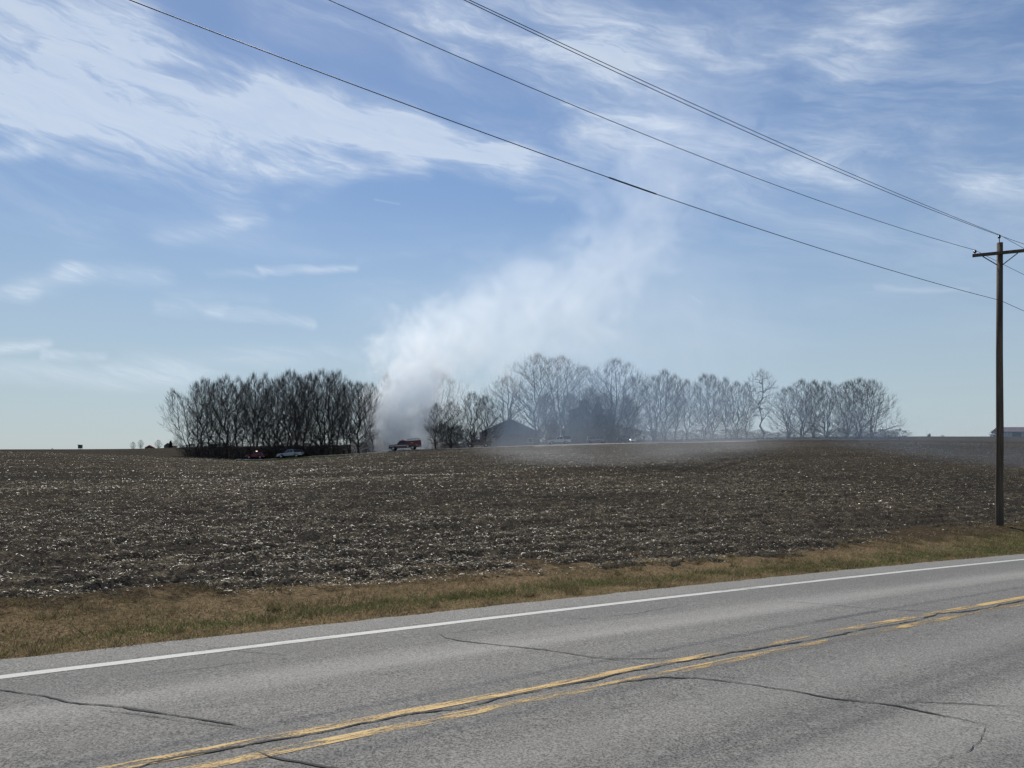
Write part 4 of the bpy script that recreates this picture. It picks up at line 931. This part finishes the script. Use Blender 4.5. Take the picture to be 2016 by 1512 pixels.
# the rescue truck
e, P, h = vehicle('red fire rescue truck with white stripe parked below the smoke', 'fire truck', 793, 160, R(177), 'rescue', RED, 'rescue_truck', k=1.0)
WSTR = pmat('white_stripe', (.75, .75, .73), .4)
m = MB(); m.prism([(-3.9, .86), (-1.0, .86), (-1.0, 2.05), (-3.9, 2.05)], -1.13, 1.13, .05); bx_ = m.build('service_body', P, e)
for s in (-1, 1):
    for x0, x1, z0, z1 in ((-1.62, -1.08, .95, 1.9), (-2.85, -1.72, 1.42, 1.9), (-3.8, -2.95, .95, 1.9)):
        m = MB(); m.box(((x0+x1)/2, s*1.14, (z0+z1)/2), (x1-x0, .04, z1-z0)); d = m.build('compartment_door', varied('shutter_red', (.20, .03, .03), (.26, .05, .045), 6, .4, bmp=0), bx_)
        m = MB(); m.box(((x0+x1)/2, s*1.17, z0+.08), (.3, .03, .05)); m.build('handle', CHR, d)
    m = MB(); m.box((.15, s*(h+.004), 1.02), (4.8, .02, .12)); m.build('stripe', WSTR, e)
    m = MB(); m.box((-2.45, s*1.15, 1.97), (2.8, .03, .09)); m.build('stripe', WSTR, bx_)
    m = MB(); m.tube([(-1.35, s*1.16, .72), (-1.35, s*1.20, .72)], [.16, .15], 14); m.build('fuel_door', WSTR, e)
m = MB(); m.box((-.1, 0, 2.20), (.32, 1.5, .16)); m.build('light_bar', lampmat('light_bar_lens', (.5, .06, .05), .3), e)
m = MB()
for y in (-.7, .7): m.tube([(-3.8, y, 2.32), (-1.1, y, 2.32)], .04, 6)
for x in (-3.6, -2.8, -2.0, -1.3): m.tube([(x, -.7, 2.32), (x, .7, 2.32)], .03, 6); m.tube([(x, -.7, 2.04), (x, -.7, 2.32)], .025, 6); m.tube([(x, .7, 2.04), (x, .7, 2.32)], .025, 6)
m.build('ladder_rack', GALV, e)
e, P, h = vehicle('dark brush truck with overhead rack parked left of the barn', 'truck', 940, 168, R(178), 'rescue', (.055, .012, .014), 'brush_truck', k=.86)
m = MB(); m.prism([(-3.9, .86), (-1.0, .86), (-1.0, 1.55), (-3.9, 1.55)], -1.1, 1.1, .05); m.build('flatbed_tank', P, e)
m = MB()
for y in (-.95, .95):
    m.tube([(-3.7, y, 1.5), (-3.7, y, 2.55), (.3, y, 2.55)], .045, 6); m.tube([(-1.1, y, 1.5), (-1.1, y, 2.55)], .04, 6)
for x in (-3.7, -2.4, -1.1, .3): m.tube([(x, -.95, 2.55), (x, .95, 2.55)], .04, 6)
m.build('rack', GALV, e)
e, P, h = vehicle('pale pickup in smoke right of the barn', 'pickup', 1100, 182, R(182), 'pickup', (.55, .57, .60), 'pickup_truck', k=1.0)
m = MB(); m.box((-2.05, 0, 1.55), (1.6, 1.7, .8)); m.build('bed_load', STEEL_D, e)
e, P, h = vehicle('dark car with glinting windshield and hood in front of the evergreens', 'car', 1172, 186, R(-28), 'sedan', (.16, .17, .19), 'parked_car', k=1.12)
e, P, h = vehicle('dark vehicle with one bright headlight in the smoke', 'car', 1234, 190, R(-62), 'suv', (.05, .055, .07), 'parked_car', lit=lampmat('headlight_lit', (1, .98, .92), 3.5), k=1.0)
e, P, h = vehicle('pale vehicle glimpsed behind the trunks of the left grove', 'car', 541, 215, R(176), 'suv', (.7, .7, .7), 'parked_car', k=1.0)

# ------------------------------------------------------------------ smoke
def smoke_mat(name, mul, col=(.80, .88, 1.0), aniso=.35):
    m = bpy.data.materials.new(name); m.use_nodes = True; t = m.node_tree; t.nodes.clear()
    o = t.nodes.new('ShaderNodeOutputMaterial'); v = t.nodes.new('ShaderNodeVolumePrincipled')
    v.inputs['Color'].default_value = (*col, 1); v.inputs['Anisotropy'].default_value = aniso; v.inputs['Density'].default_value = mul
    t.links.new(v.outputs[0], o.inputs['Volume']); return m
def smoke(name, label, pts, voxel, mat, squash=1.0, n1=.045, a1=12., n2=.16, a2=4., tex=.11, stretch=(1, 1, 1), gain=1.6, lo=.22, hi=.75, soft=False, pad=1.25):
    """pts: (photo column, row, depth, radius in metres, density): a billowing path through the air"""
    W = np.array([((px-1008)/FPX*Y, Y, (HPX-py)/FPX*Y+CAMZ) for px, py, Y, r, d in pts]); rd = np.array([[q[3], q[4]] for q in pts])
    u = np.linspace(0, len(pts)-1, len(pts)*14); Q = np.stack([np.interp(u, range(len(pts)), W[:, i]) for i in range(3)], -1); qr = np.stack([np.interp(u, range(len(pts)), rd[:, i]) for i in range(2)], -1)
    Q[:, 2] *= squash
    me = bpy.data.meshes.new(name); me.from_pydata([tuple(q) for q in Q], [(i, i+1) for i in range(len(Q)-1)], [])
    for k, nm in enumerate(('rad', 'den')): a = me.attributes.new(nm, 'FLOAT', 'POINT'); a.data.foreach_set('value', qr[:, k].astype(np.float32))
    o = bpy.data.objects.new(name, me); link(o); me.materials.append(mat)
    g = bpy.data.node_groups.new(name, 'GeometryNodeTree'); g.interface.new_socket('Geometry', in_out='INPUT', socket_type='NodeSocketGeometry'); g.interface.new_socket('Geometry', in_out='OUTPUT', socket_type='NodeSocketGeometry')
    gi = g.nodes.new('NodeGroupInput'); go = g.nodes.new('NodeGroupOutput'); pos = g.nodes.new('GeometryNodeInputPosition').outputs[0]
    P1 = vscale(g, pos, (1, 1, squash))
    def disp(scale, amp): return vscale(g, vop(g, 'SUBTRACT', noise(g, vscale(g, pos, stretch), scale, 3, .55, col=True), (.5, .5, .5)).outputs[0], (amp, amp, amp))
    PW_ = vop(g, 'ADD', vop(g, 'ADD', P1, disp(n1, a1)).outputs[0], disp(n2, a2)).outputs[0]
    sn_ = g.nodes.new('GeometryNodeSampleNearest'); sn_.domain = 'POINT'; g.links.new(gi.outputs[0], sn_.inputs[0]); g.links.new(PW_, sn_.inputs[1])
    def samp(kind, attr=None):
        s = g.nodes.new('GeometryNodeSampleIndex'); s.data_type = kind; s.domain = 'POINT'; g.links.new(gi.outputs[0], s.inputs[0])
        if attr: a = g.nodes.new('GeometryNodeInputNamedAttribute'); a.data_type = 'FLOAT'; a.inputs[0].default_value = attr; src = a.outputs[0]
        else: src = pos
        val = [k for k in s.inputs if k.name == 'Value' and k.enabled][0]; g.links.new(src, val); g.links.new(sn_.outputs[0], s.inputs['Index'])
        return [k for k in s.outputs if k.enabled][0]
    rad, den, cpos = S(g, samp('FLOAT', 'rad')), S(g, samp('FLOAT', 'den')), samp('FLOAT_VECTOR')
    d = S(g, vop(g, 'DISTANCE', PW_, cpos).outputs['Value'])/rad
    base = d.step(0.0, 1.15, 1.0, 0.0)
    tx = noise(g, vscale(g, pos, stretch), tex, 7, .68, .9)
    if soft: fld = base*(tx.step(.30, .72)*.85+.15)
    else: fld = (base*1.25+(tx-.5)*gain-lo+.0).step(0.0, hi)*base.step(0, .25)
    dn = den*fld
    vc = g.nodes.new('GeometryNodeVolumeCube'); g.links.new(dn.k, vc.inputs['Density'])
    R_ = rd[:, 0]*pad+a1*.35; mn = (W-np.stack([R_, R_, R_/squash], -1)).min(0); mx = (W+np.stack([R_, R_, R_/squash], -1)).max(0)
    vc.inputs['Min'].default_value = tuple(mn); vc.inputs['Max'].default_value = tuple(mx)
    for i, k in enumerate(('X', 'Y', 'Z')): vc.inputs['Resolution '+k].default_value = int(max(8, (mx[i]-mn[i])/(voxel if i < 2 else voxel/ max(1, squash*.8))))
    sm = g.nodes.new('GeometryNodeSetMaterial'); sm.inputs['Material'].default_value = mat; g.links.new(vc.outputs[0], sm.inputs[0]); g.links.new(sm.outputs[0], go.inputs[0])
    md = o.modifiers.new('smoke', 'NODES'); md.node_group = g
    return tag(o, label, 'smoke', kind='stuff')
SM = smoke_mat('smoke', 1.0, (.925, .965, 1.0), .45)
SB = smoke_mat('thin_smoke', 1.0, (.62, .79, 1.0), .4)
smoke('smoke_plume', 'pale smoke column rising and drifting right from the burning yard', [
 (786,892,174,13,.09),(796,850,174,12,.20),(806,805,175,13,.30),(816,755,177,14,.21),(843,708,181,17,.080),(912,668,185,19,.032),(1000,645,188,21,.022),(1100,612,190,21,.017),(1188,540,192,20,.016),(1243,455,193,21,.0135),(1288,370,194,23,.0105),(1333,290,195,25,.008),(1378,210,196,27,.005),(1420,120,197,28,.001)], .62, SM, gain=5.0, hi=.8, lo=.34, n1=.035, a1=16., n2=.13, a2=9., tex=.12)
smoke('smoke_veil', 'thin smoke spreading behind and above the farmyard trees', [
 (790,830,200,13,.012),(870,700,212,18,.011),(1000,655,218,24,.016),(1130,640,220,26,.015),(1280,640,224,28,.011),(1440,670,228,26,.006)], 1.4, SM, soft=True)
smoke('smoke_bank', 'bluish low smoke drifting through the trees on the right', [
 (880,866,176,6,.012),(980,845,180,13,.024),(1080,815,184,19,.033),(1180,805,188,20,.035),(1300,820,205,19,.022),(1420,825,218,19,.019),(1560,835,225,18,.019),(1700,845,228,15,.018),(1850,866,225,8,.012),(2050,872,222,7,.009)], 1.2, SB, soft=True, stretch=(.7, 1, 1))
smoke('smoke_wisp', 'pale smoke wisp lying on the field before the farmyard', [
 (970,892,110,5,.004),(1060,906,78,7,.010),(1150,918,60,7,.017),(1260,912,62,7,.016),(1400,896,80,8,.011),(1520,880,105,8,.006)], .6, SM, squash=1.5, soft=True, a1=7., a2=3.5, stretch=(.6, 1, 2))
smoke('smoke_wisp', 'bluish smoke wisp over the field beside the utility pole', [
 (1680,878,108,8,.005),(1800,893,86,10,.007),(1900,903,76,11,.008),(2050,913,69,12,.009),(2250,924,64,12,.008)], .8, SB, squash=1.6, soft=True, a1=9., a2=4.5, stretch=(.6, 1, 2))
